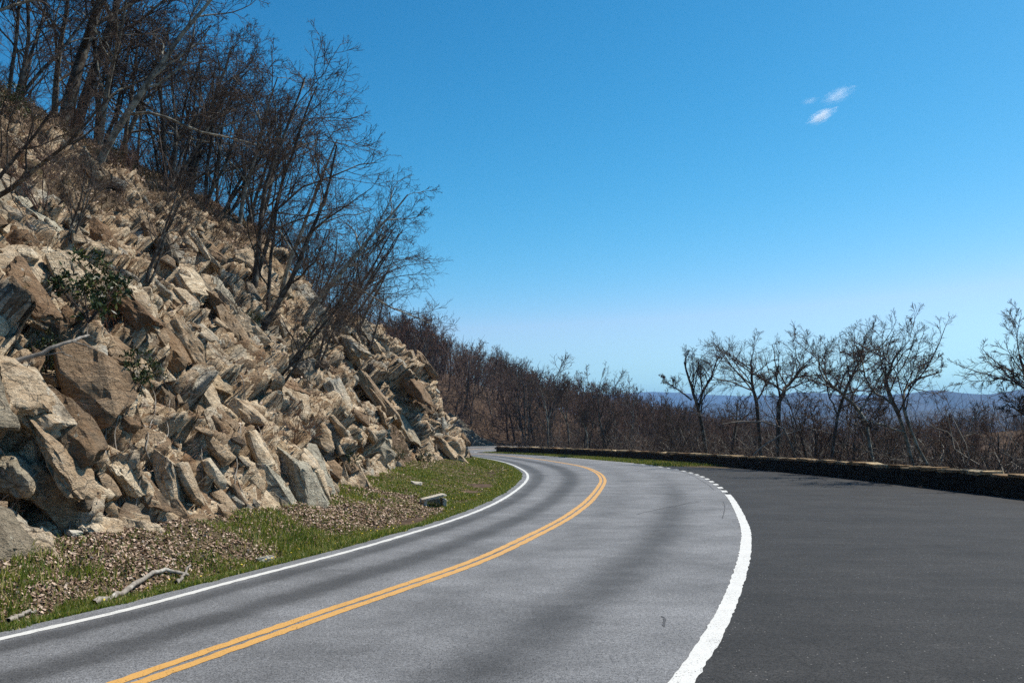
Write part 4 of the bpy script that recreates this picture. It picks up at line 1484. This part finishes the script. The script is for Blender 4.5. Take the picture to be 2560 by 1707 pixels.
rg = np.random.default_rng(17)
vy = LV[:, 1]
pst = np.where((vy > 4) & (vy < 90), 1.0 / np.maximum(9, np.hypot(LV[:, 0], vy)) ** 0.9, 0) * np.r_[0, np.linalg.norm(np.diff(LV, axis=0), axis=1)]
wid = np.linalg.norm(LV - FV, axis=1)


def verge_sample(n, fsel):
    i = rg.choice(len(LV), n, p=pst / pst.sum()) + rg.random(n)
    i = np.minimum(i, len(LV) - 1.01)
    ii = i.astype(int)
    f = fsel(n, wid[ii], vy[ii])
    P = verge_pt(i, f)
    return P, f, wid[ii], vy[ii]


# grass: a strip along the asphalt, the whole of the inside of the bend, and patches
P, f, wd_, y_ = verge_sample(260000, lambda n, w_, y: rg.random(n))
m = f * wd_
edge = (0.75 + 0.45 * vnoise(P[:, 0] * 0.8, P[:, 1] * 0.8, 0 * m, 4)) + 4.6 * sstep(24, 33, y_)
pn = fbm(P[:, 0] * 0.7, P[:, 1] * 0.7, 0 * m, 14, 3)
prob = np.where(m < edge, 0.72 + 0.28 * sstep(-0.25, 0.15, pn), 0.0) * (1 - 0.35 * sstep(0.5, 1.0, m) * sstep(30, 22, y_))
prob = np.maximum(prob, np.maximum(0.07, 0.34 * sstep(0.08, 0.32, pn)) * (f < 0.95))
keep = rg.random(len(P)) < prob
Pg = P[keep]
dg = np.hypot(Pg[:, 0], Pg[:, 1])
tall = 1 + 0.9 * sstep(0.1, 0.35, fbm(Pg[:, 0] * 0.5, Pg[:, 1] * 0.5, 0 * dg, 24, 3)) - 0.35 * sstep(25, 40, dg)
blades('grass', Pg, (0.035 + 0.06 * rg.random(len(Pg))) * tall, 0.006 + 0.0011 * dg * (0.6 + 0.6 * rg.random(len(Pg))), M_GRASS, 5, 0.8)
# ragged fringe creeping over the edge of the asphalt
P, f, wd_, y_ = verge_sample(24000, lambda n, w_, y: 0.10 * rg.random(n) ** 2 / np.maximum(w_ / 3, 1))
ii = rg.random(len(P))
fr_n = vnoise(P[:, 0] * 3.0, P[:, 1] * 3.0, 0 * ii, 8)
P[:, 0] += 0.10 * np.clip(fr_n, -0.2, 1) * rg.random(len(P))
dg = np.hypot(P[:, 0], P[:, 1])
blades('edge_grass', P, 0.03 + 0.05 * rg.random(len(P)), 0.006 + 0.0010 * dg, M_GRASS, 6, 0.9)
# grass strip before the wall
gi_ = rg.integers(0, len(gi) - 1, 30000)
gj_ = rg.random(30000)
P = np.concatenate([GA[gi_] + (GB - GA)[gi_] * gj_[:, None], (-0.006 + 0.05 * gj_)[:, None]], 1)
P = P[(P[:, 1] > 56 + 3 * rg.random(30000))]
blades('strip_grass', P, 0.08 + 0.14 * rg.random(len(P)), np.full(len(P), 0.05), M_GRASS, 7, 0.6)
# dead leaves on the verge and lodged on the ledges of the bank
P, f, wd_, y_ = verge_sample(190000, lambda n, w_, y: np.clip(0.12 + 0.95 * rg.random(n), 0, 1))
m = f * wd_
edge = 0.5 + 3.6 * sstep(24, 33, y_)
pn = fbm(P[:, 0] * 0.6, P[:, 1] * 0.6, 0 * m, 33, 3)
keep = ((m > edge) & (rg.random(len(P)) < 0.45 + 0.8 * sstep(-0.2, 0.2, pn))) | (rg.random(len(P)) < 0.07)
P = P[keep]
dg = np.hypot(P[:, 0], P[:, 1])
litter('leaf_litter', P, np.repeat([[0, 0, 1.0]], len(P), 0), (0.012 + 0.030 * rg.random(len(P)) ** 1.5) * (1 + dg / 40), M_LEAF, 9, 0.7)
gu = np.gradient(BV, axis=1)
gv = np.gradient(BV, axis=0)
BN = np.cross(gu, gv)
BN /= np.linalg.norm(BN, axis=2)[..., None] + 1e-9
BN *= np.sign(BN[..., 2:3])
area = np.linalg.norm(np.cross(gu, gv), axis=2)
dist_b = np.hypot(BV[..., 0], BV[..., 1])
lw = area / np.maximum(dist_b, 14) ** 1.2 * (sstep(0.62, 0.9, BN[..., 2]) * 0.6 + 1.3 * (1 - sstep(0.15, 0.5, rockm))) * ((BV[..., 1] > 8) & (BV[..., 1] < 62) & (tt < 1.25))
idx = rg.choice(lw.size, 100000, p=(lw / lw.sum()).ravel())
P = BV.reshape(-1, 3)[idx] + rg.normal(size=(100000, 3)) * 0.03
litter('bank_leaf_litter', P, BN.reshape(-1, 3)[idx], (0.025 + 0.028 * rg.random(100000)) * (1 + dist_b.ravel()[idx] / 45), M_LEAF, 10, 0.5)
dw = area / np.maximum(dist_b, 14) * ((1 - sstep(0.2, 0.5, rockm)) + 0.05) * (fbm(BV[..., 0] * 0.6, BV[..., 1] * 0.6, BV[..., 2] * 0.6, 88, 3) > -0.05) * ((BV[..., 1] > 8) & (BV[..., 1] < 62) & (tt < 1.3) & (tt > 0.1))
idx = rg.choice(dw.size, 60000, p=(dw / dw.sum()).ravel())
P = BV.reshape(-1, 3)[idx] + rg.normal(size=(60000, 3)) * np.array([0.05, 0.05, 0.0])
blades('dry_grass', P, 0.10 + 0.22 * rg.random(60000), 0.008 + 0.0009 * dist_b.ravel()[idx], M_DRY, 11, 1.0)


def twig_mass(name, P, ln, rad, mat, seed, n=3, up=0.9):
    r = np.random.default_rng(seed)
    m = len(P)
    d = r.normal(size=(m, 3)) * 0.6 + np.array([0, 0, up])
    d /= np.linalg.norm(d, axis=1)[:, None]
    Q = np.empty((m, n, 3))
    Q[:, 0] = P
    for i in range(1, n):
        d = d + r.normal(size=d.shape) * 0.3
        d /= np.linalg.norm(d, axis=1)[:, None]
        Q[:, i] = Q[:, i - 1] + d * (ln / (n - 1))[:, None]
    t = Tubes()
    t.add(Q, rad[:, None] * np.linspace(1, 0.5, n)[None], 3)
    return link(name, t.build(name, mat), kind='stuff')


n = 15000
s_ = 30 + (Ws[-1] - 30) * rg.random(n)
off = 0.7 + 22 * rg.random(n) ** 1.4
pw = np.stack([np.interp(s_, Ws, Wc[:, k]) for k in (0, 1)], 1) + np.stack([np.interp(s_, Ws, Wn[:, k]) for k in (0, 1)], 1) * off[:, None]
zz = ground_h(pw[:, 0], pw[:, 1])
twig_mass('underbrush', np.c_[pw, zz + (0.3 + np.clip(np.minimum(3.4, max_top(pw[:, 0], pw[:, 1]) - zz - 1.8), 0.2, 4) * rg.random(n)) * np.minimum(1, off / 4)], 0.7 + 1.4 * rg.random(n), 0.012 + 0.008 * rg.random(n), M_TWIG, 71)
n = 1500
s_ = 30 + (Ws[-1] - 30) * rg.random(n)
off = 2.6 + 8 * rg.random(n) ** 1.2
pw = np.stack([np.interp(s_, Ws, Wc[:, k]) for k in (0, 1)], 1) + np.stack([np.interp(s_, Ws, Wn[:, k]) for k in (0, 1)], 1) * off[:, None]
zz = ground_h(pw[:, 0], pw[:, 1])
twig_mass('pale_underbrush', np.c_[pw, np.maximum(zz, -1.2) + 0.4 + 1.6 * rg.random(n)], 1.2 + 2.4 * rg.random(n), 0.016 + 0.018 * rg.random(n), M_BARKP, 75, 6, 0.18)
n = 17000
fx = rg.uniform(-45, 60, n)
fy = 121.5 + 90 * rg.random(n) ** 1.6
ok_ = (fx / fy > -0.22)
fx, fy = fx[ok_], fy[ok_]
zz = ground_h(fx, fy)
twig_mass('far_underbrush', np.c_[fx, fy, zz + np.clip(np.minimum(5.0, max_top(fx, fy) - zz - 2.5), 0, 9) * rg.random(len(fx)) ** 1.3], 1.4 + 2.2 * rg.random(len(fx)), 0.022 + 0.014 * rg.random(len(fx)), M_TWIGB, 72)
idx = rg.choice(dw.size, 4000, p=(dw * (tt > 0.75) + 1e-9).ravel() / (dw * (tt > 0.75) + 1e-9).sum())
P = BV.reshape(-1, 3)[idx]
twig_mass('bank_underbrush', P, 0.4 + 0.8 * rg.random(4000), 0.005 + 0.004 * rg.random(4000), M_TWIGB, 73, 4)
n = 9000
sx = rg.uniform(18, 150, n)
sy = rg.uniform(50, 200, n)
ok_ = (sx / sy > 0.12) & (sx / sy < 0.75)
sx, sy = sx[ok_], sy[ok_]
zz = ground_h(sx, sy)
ok_ = zz > -45
twig_mass('slope_underbrush', np.c_[sx, sy, zz + 5.0 * rg.random(len(sx))][ok_], (1.4 + 2.4 * rg.random(len(sx)))[ok_], (0.02 + 0.014 * rg.random(len(sx)))[ok_], M_TWIGB, 74)
fw = area / np.maximum(dist_b, 12) * ((BV[..., 1] > 8) & (BV[..., 1] < 60) & (tt < 0.9) & (tt > 0.03)) * (fbm(BV[..., 0] * 0.5, BV[..., 1] * 0.5, BV[..., 2] * 0.5, 188, 3) > 0.02)
idx = rg.choice(fw.size, 4200, p=(fw / fw.sum()).ravel())
P = BV.reshape(-1, 3)[idx] + BN.reshape(-1, 3)[idx] * 0.05
twig_mass('face_twigs', P, 0.25 + 0.7 * rg.random(4200), 0.003 + 0.004 * rg.random(4200), M_TWIGB, 76, 5, 0.35)
# distant wood that fills in behind the single trees of the hillside
FARL = [(7, 4, 3, .6, 42, .16, .12, .22, .55, .05, .3), (5, 3, 3, .55, 42, .18, .08, .2, .6, .03, .2), (5, 2, 3, .6, 42, .2, .06, .1, .7, .024, .2)]
lights = []
for k in range(3):
    r = np.random.default_rng(1980 + k)
    t_, c_ = make_tree(1985 + k, stems_lean(r, 1, 8.0, 0.16, 0, 0.12), FARL)
    vs, fs, b0 = [], [], 0
    for me in (t_, c_):
        a = np.empty(len(me.vertices) * 3, np.float32)
        me.vertices.foreach_get('co', a)
        q = np.empty(len(me.loops), np.int32)
        me.loops.foreach_get('vertex_index', q)
        vs.append(a.reshape(-1, 3))
        fs.append(q.reshape(-1, 4) + b0)
        b0 += len(vs[-1])
    lights.append((np.vstack(vs), np.vstack(fs)))


def wood(name, xy, mat, seed, smin=0.8):
    r = np.random.default_rng(seed)
    zz = ground_h(xy[:, 0], xy[:, 1])
    VS, FS, b0 = [], [], 0
    for (x, y), z in zip(xy, zz):
        v, f = lights[r.integers(3)]
        a = r.random() * 6.28
        sc_ = min(smin + 0.5 * r.random(), (max_top(x, y) - z) / 8.6 * (0.75 + 0.3 * r.random()))
        if sc_ < 0.3:
            continue
        c, s2 = math.cos(a) * sc_, math.sin(a) * sc_
        VS.append(np.stack([v[:, 0] * c - v[:, 1] * s2 + x, v[:, 0] * s2 + v[:, 1] * c + y, v[:, 2] * sc_ + z], 1))
        FS.append(f + b0)
        b0 += len(v)
    return link(name, mesh_np(name, np.vstack(VS), np.vstack(FS), mat), kind='stuff')


wx = np.c_[rg.uniform(-60, 55, 700), 124 + 110 * rg.random(700) ** 1.3]
wx = wx[(wx[:, 0] / wx[:, 1] > -0.26) & ((wx[:, 0] > -11) | (wx[:, 1] > 138))][:330]
wood('hillside_wood', wx, M_TWIGB, 81, 0.85)
wx = np.c_[rg.uniform(20, 170, 1600), rg.uniform(60, 230, 1600)]
zq = ground_h(wx[:, 0], wx[:, 1])
lim = HC + np.interp(wx[:, 0] / wx[:, 1] * FPX + 1280, [1500, 1750, 2000, 2200, 2350, 2600, 3000], [0.050, 0.012, -0.004, 0.006, 0.022, 0.040, 0.05]) * wx[:, 1]
rr_ = wx[:, 0] / wx[:, 1]
wx = wx[(zq + 8.5 < lim) & (zq > -45) & (rr_ > 0.1) & (rr_ < 0.74)][:240]
wood('slope_wood', wx, M_TWIG, 82)


# ------------------------------------------------------------------ plants on the rock face
def leafy(seed, n, rad, mat):
    r = np.random.default_rng(seed)
    st = []
    for i in range(7):
        a = r.random() * 6.28
        st.append(make_stem(r, (0, 0, -0.05), (0.6 * math.cos(a), 0.6 * math.sin(a), 0.9), rad * 1.3, 0.015, 6, 0.15, 0.02))
    t = Tubes()
    for P_, R__ in st:
        t.add(P_[None], R__[None], 4)
    c = r.normal(size=(n // 14, 3))
    c = c / np.linalg.norm(c, axis=1)[:, None] * rad * (0.45 + 0.6 * r.random((n // 14, 1))) * np.array([1, 1, 0.8]) + np.array([0, 0, rad * 0.75])
    P = c[r.integers(len(c), size=n)] + r.normal(size=(n, 3)) * 0.05 * rad
    d = r.normal(size=(n, 3)) + np.array([0, 0, 0.3])
    d /= np.linalg.norm(d, axis=1)[:, None]
    u = np.cross(d, r.normal(size=(n, 3)))
    u /= np.linalg.norm(u, axis=1)[:, None]
    L_ = (0.07 + 0.05 * r.random((n, 1)))
    V = np.stack([P, P + d * L_ * 0.5 + u * L_ * 0.17, P + d * L_, P + d * L_ * 0.5 - u * L_ * 0.17], 1)
    lf = mesh_np('leaf', V.reshape(-1, 3), np.arange(4 * n).reshape(-1, 4), mat, False, {'rnd': np.repeat(r.random(n), 4)})
    return t.build('stem', M_TWIG), lf


EV = [leafy(300 + k, 900, 0.62, M_EVER) for k in range(3)]
for k, (px, py, sc_, lab) in enumerate([
        (215, 800, 1.25, 'largest dark evergreen shrub on the rock face at left'), (255, 760, 0.8, 'evergreen shrub just above the largest one on the rock face'),
        (110, 930, 0.7, 'evergreen sprig hanging below the pale dead branch'), (330, 985, 0.8, 'evergreen shrub in the dark cleft between two big boulders'),
        (625, 820, 0.6, 'yellowish evergreen tuft on the edge of the bank by the gully'), (180, 715, 0.35, 'small yellow-green sprig above the large evergreen shrub'),
        (20, 290, 0.9, 'evergreen bush under the trees at the upper left corner'), (280, 395, 0.7, 'dark evergreen bush among the trunks on the bank brink'),
        (760, 880, 0.8, 'dull green bush half way up the brushy gully'), (1060, 1160, 0.8, 'green plant at the foot of the far rock spur'),
        (990, 1150, 0.7, 'green plant below the grey slabs of the far spur'), (870, 1165, 0.5, 'green sprig at the foot of the rocks beside the pale boulder')]):
    p, nrm = bank_hit(px, py)
    if p is None:
        continue
    o = link('evergreen_shrub', None, None, p + Vector((0.1, -0.1, 0.0)), lab, 'shrub', 'evergreen shrubs on the bank')
    o.scale = (sc_,) * 3
    o.rotation_euler = (0, 0, k * 1.3)
    link('stem', EV[k % 3][0], o)
    link('foliage', EV[k % 3][1], o)
# leafless shrubs over the face and in the gully
for k in range(70):
    for tr_ in range(20):
        i, j = rg.integers(NS), rg.integers(8, NT)
        if 12 < S[i, 1] < 58 and (rockm[i, j] < 0.5 or rg.random() < 0.12):
            break
    p = BV[i, j]
    gul = S[i, 1] > 42
    kk = rg.integers(5)
    plant(protos_brush[kk], p, 0.5 + 0.6 * rg.random(), rg.random() * 6.28,
          ['brown', 'dark', 'rust-brown', 'pale brown', 'blackish'][kk] + (' leafless shrub in the brushy gully, ' + ('low down' if j < 70 else 'half way up' if j < 150 else 'near its top') if gul else
          ' leafless shrub rooted ' + ('low' if j < 60 else 'half way up' if j < 140 else 'high') + ' on the near rock face, ' + zone(p, [200, 450, 650], ['far left', 'left of middle', 'middle', 'right end'])), 'shrub',
          'leafless shrubs in the gully' if gul else 'leafless shrubs on the rock face', 'bare_shrub', (0, 0.35))
p, nrm = bank_hit(745, 1120)
plant(protos_brush[2], p, 0.75, 0.4, 'rust-brown leafless shrub among the boulders above the pale pointed block', 'shrub', None, 'bare_shrub', (0, 0.2))
# dry vines trailing down the rocks
rv = np.random.default_rng(5)
for k in range(34):
    px, py = rv.uniform(20, 720), rv.uniform(760, 1260)
    pts = []
    for q in range(9):
        p, nrm = bank_hit(px, py)
        if p is None or py > 1420:
            break
        c = Vector(p) + (CAMV - Vector(p)).normalized() * 0.12 + Vector(nrm) * 0.03
        pts.append(np.array(c))
        px += rv.normal() * 11 + 5
        py += 14 + 16 * rv.random()
    if len(pts) < 4:
        continue
    pts = np.array(pts)
    pts[1:-1] = 0.25 * pts[:-2] + 0.5 * pts[1:-1] + 0.25 * pts[2:]
    Q, _ = spline(pts, 26)
    t = Tubes()
    t.add((Q - Q[0])[None], np.linspace(0.013, 0.006, 26)[None] * (0.7 + 0.6 * rv.random()), 4)
    link('dry_vine', t.build('dry_vine', M_DEAD), None, Q[0], ('long' if len(pts) > 7 else 'short') + ' pale dry vine trailing over the ' + ('upper' if Q[0][2] > 5.5 else 'middle' if Q[0][2] > 3 else 'lowest') + ' boulders, ' + zone(Q[0], [150, 320, 500], ['far left', 'left', 'middle', 'below the gully']) + ' of the bank', 'vine', 'dry vines on the boulders')


def branch(name, pts, r0, r1, mat, label, cat, side=3, seed=0):
    r = np.random.default_rng(seed)
    Q, _ = spline(np.array(pts), 18)
    Q[1:-1] += r.normal(size=Q[1:-1].shape) * 0.012
    o = link(name, None, None, Q[0], label, cat)
    t = Tubes()
    t.add((Q - Q[0])[None], np.linspace(r0, r1, 18)[None], 7)
    link('stem', t.build('stem', mat), o)
    if side == 0:
        return
    A_, B_ = sprout(r, (Q - Q[0])[None], np.linspace(r0, r1, 18)[None], side, 6, 0.22, 40, 0.15, 0.03, 0.35, 0.5, 0.006)
    for a_, b_ in zip(A_, B_):
        t = Tubes()
        t.add(a_[None], b_[None], 4)
        link('twig', t.build('twig', mat), o)


h0 = bank_hit(5, 905)[0]
dpt = h0.y - 0.5
branch('dead_branch', [pix(-60, 930, dpt - 0.3), pix(0, 910, dpt - 0.2), pix(75, 892, dpt), pix(140, 868, dpt + 0.2), pix(195, 848, dpt + 0.5), pix(222, 838, dpt + 0.9)], 0.05, 0.018, M_DEAD,
       'bleached dead branch sticking out across the boulders at the left edge', 'branch', 4, 3)


def vz(q, up=0.03):
    """rest a point of the verge on its surface"""
    d = np.hypot(VV[..., 0] - q[0], VV[..., 1] - q[1])
    i = np.unravel_index(d.argmin(), d.shape)
    return np.array([q[0], q[1], VV[i][2] + up])


branch('fallen_branch', [vz(ground_pix(*q), 0.05) for q in ((235, 1490), (300, 1470), (370, 1445), (420, 1435), (470, 1428))], 0.045, 0.025, M_DEAD, 'long pale fallen branch lying in the grass beside the road', 'branch', 0, 4)
branch('fallen_branch', [vz(ground_pix(*q), 0.05) for q in ((20, 1545), (55, 1532), (90, 1522))], 0.03, 0.015, M_DEAD, 'short pale stick in the grass at the lower left corner', 'branch', 0, 5)
branch('fallen_branch', [vz(ground_pix(*q), 0.06) for q in ((440, 1447), (456, 1434), (474, 1420))], 0.028, 0.014, M_DEAD, 'thin stick lying across the dead leaves above the long branch', 'branch', 0, 6)
# loose stones on the verge
for k, (px, py, sz, lab) in enumerate([(1040, 1228, 0.19, 'pale rounded stone beside the culvert in the grass'), (185, 1428, 0.10, 'small pale stone among dead leaves near the left edge'),
                                       (598, 1298, 0.10, 'small pale stone below the grey slab boulder'), (690, 1322, 0.07, 'tiny pale stone in the grass left of the pale leaf patch'), (660, 1395, 0.16, 'flat pale stone lying in the pink dead leaves')]):
    q = vz(ground_pix(px, py), 0.0)
    me = ROCKS[3 + k].copy()
    me.materials.clear()
    me.materials.append(M_PALE)
    o = link('loose_stone', me, None, Vector(q) + Vector((0, 0, sz * 0.25)), lab, 'stone')
    o.scale = (sz, sz, sz)
    o.rotation_euler = (0.2, 0.1, k)
# the culvert
q = vz(ground_pix(1086, 1262), 0.0)
cul = link('stone_culvert', None, None, Vector(q), 'small stone drain inlet with a pale slab over its dark mouth', 'culvert')
PALECAP = stone_mesh(777, M_PALE, 0.10)
cul.rotation_euler = (0, 0, 0.30)
for nm, loc, scl in (('slab', (0, 0.05, 0.27), (0.66, 0.46, 0.065)), ('side_stone', (0.27, 0.08, 0.11), (0.11, 0.44, 0.26)), ('side_stone', (-0.27, 0.08, 0.11), (0.09, 0.44, 0.26)), ('back_stone', (0, 0.42, 0.10), (0.6, 0.1, 0.26))):
    o = link(nm, PALECAP, cul, loc)
    o.scale = scl
    o.rotation_euler = (0.0, -0.22 if nm == 'slab' else 0.0, 0.0)
# dandelions
P, f, wd_, y_ = verge_sample(60, lambda n, w_, y: 0.04 + 0.3 * rg.random(n))
P[:, 2] += 0.11
litter('dandelions', P, np.repeat([[0.3, -0.6, 1.0]], len(P), 0), np.full(len(P), 0.028), M_DAND, 55, 0.2)


# ------------------------------------------------------------------ the little clouds
def cloud(px, py, dist, size, rot, dens, label, seed):
    c = pix(px, py, dist)
    me = bpy.data.meshes.new('cloud')
    import bmesh
    bm = bmesh.new()
    bmesh.ops.create_icosphere(bm, subdivisions=4, radius=1.0)
    co = np.array([v.co[:] for v in bm.verts])
    dd = 1 + 0.35 * fbm(co[:, 0] * 1.7, co[:, 1] * 1.7, co[:, 2] * 1.7, seed, 3)
    for v, k in zip(bm.verts, dd):
        v.co *= float(k)
    bm.to_mesh(me)
    bm.free()
    m = bpy.data.materials.new('cloud_vapour')
    m.use_nodes = True
    nt = m.node_tree
    nt.nodes.clear()
    out = nt.nodes.new('ShaderNodeOutputMaterial')
    pv = nt.nodes.new('ShaderNodeVolumePrincipled')
    pv.inputs['Color'].default_value = (0.98, 0.98, 1.0, 1)
    pv.inputs['Anisotropy'].default_value = 0.45
    tc = nt.nodes.new('ShaderNodeTexCoord')
    ln = nt.nodes.new('ShaderNodeVectorMath')
    ln.operation = 'LENGTH'
    nt.links.new(tc.outputs['Object'], ln.inputs[0])
    n1 = noise(nt, mapping(nt, tc.outputs['Object'], (1.0, 1.6, 1.6)), 1.6 + 0.2 * seed, 6, 0.65, 0.7)
    soft_ = math_n(nt, 'SUBTRACT', 0.72, ln.outputs['Value'])
    dn = math_n(nt, 'ADD', math_n(nt, 'MULTIPLY', soft_, 0.6), math_n(nt, 'MULTIPLY', math_n(nt, 'SUBTRACT', n1, 0.5), 1.6))
    dn = math_n(nt, 'MULTIPLY', math_n(nt, 'MAXIMUM', dn, 0.0), dens)
    nt.links.new(dn, pv.inputs['Density'])
    nt.links.new(pv.outputs[0], out.inputs['Volume'])
    me.materials.append(m)
    o = link('cloud', me, None, c, label, 'cloud')
    o.scale = size
    o.rotation_euler = (0, rot, 0)


cloud(2055, 290, 2600, (56, 26, 22), R_(-27), 0.16, 'small bright wisp of cloud, the lower one in the blue sky', 1)
cloud(2096, 238, 2600, (66, 26, 27), R_(-24), 0.05, 'faint thin wisp of cloud above and right of the bright one', 2)
cloud(2025, 253, 2600, (36, 16, 13), R_(-15), 0.035, 'faintest tiny wisp of cloud, leftmost of the three', 3)
# ------------------------------------------------------------------ haze in the valley air
hz = bpy.data.materials.new('valley_haze')
hz.use_nodes = True
nt = hz.node_tree
nt.nodes.clear()
out = nt.nodes.new('ShaderNodeOutputMaterial')
pv = nt.nodes.new('ShaderNodeVolumePrincipled')
pv.inputs['Color'].default_value = (0.30, 0.58, 1.0, 1)
pv.inputs['Density'].default_value = 0.0001
pv.inputs['Anisotropy'].default_value = 0.1
nt.links.new(pv.outputs[0], out.inputs['Volume'])
x0, x1, y0, y1, z0_, z1_ = -11500, 13000, -11500, 12000, -160, 560
V = [(x, y, z) for x in (x0, x1) for y in (y0, y1) for z in (z0_, z1_)]
F = [(0, 1, 3, 2), (4, 6, 7, 5), (0, 4, 5, 1), (2, 3, 7, 6), (0, 2, 6, 4), (1, 5, 7, 3)]
link('haze', mesh_np('haze', V, F, hz), kind='stuff')
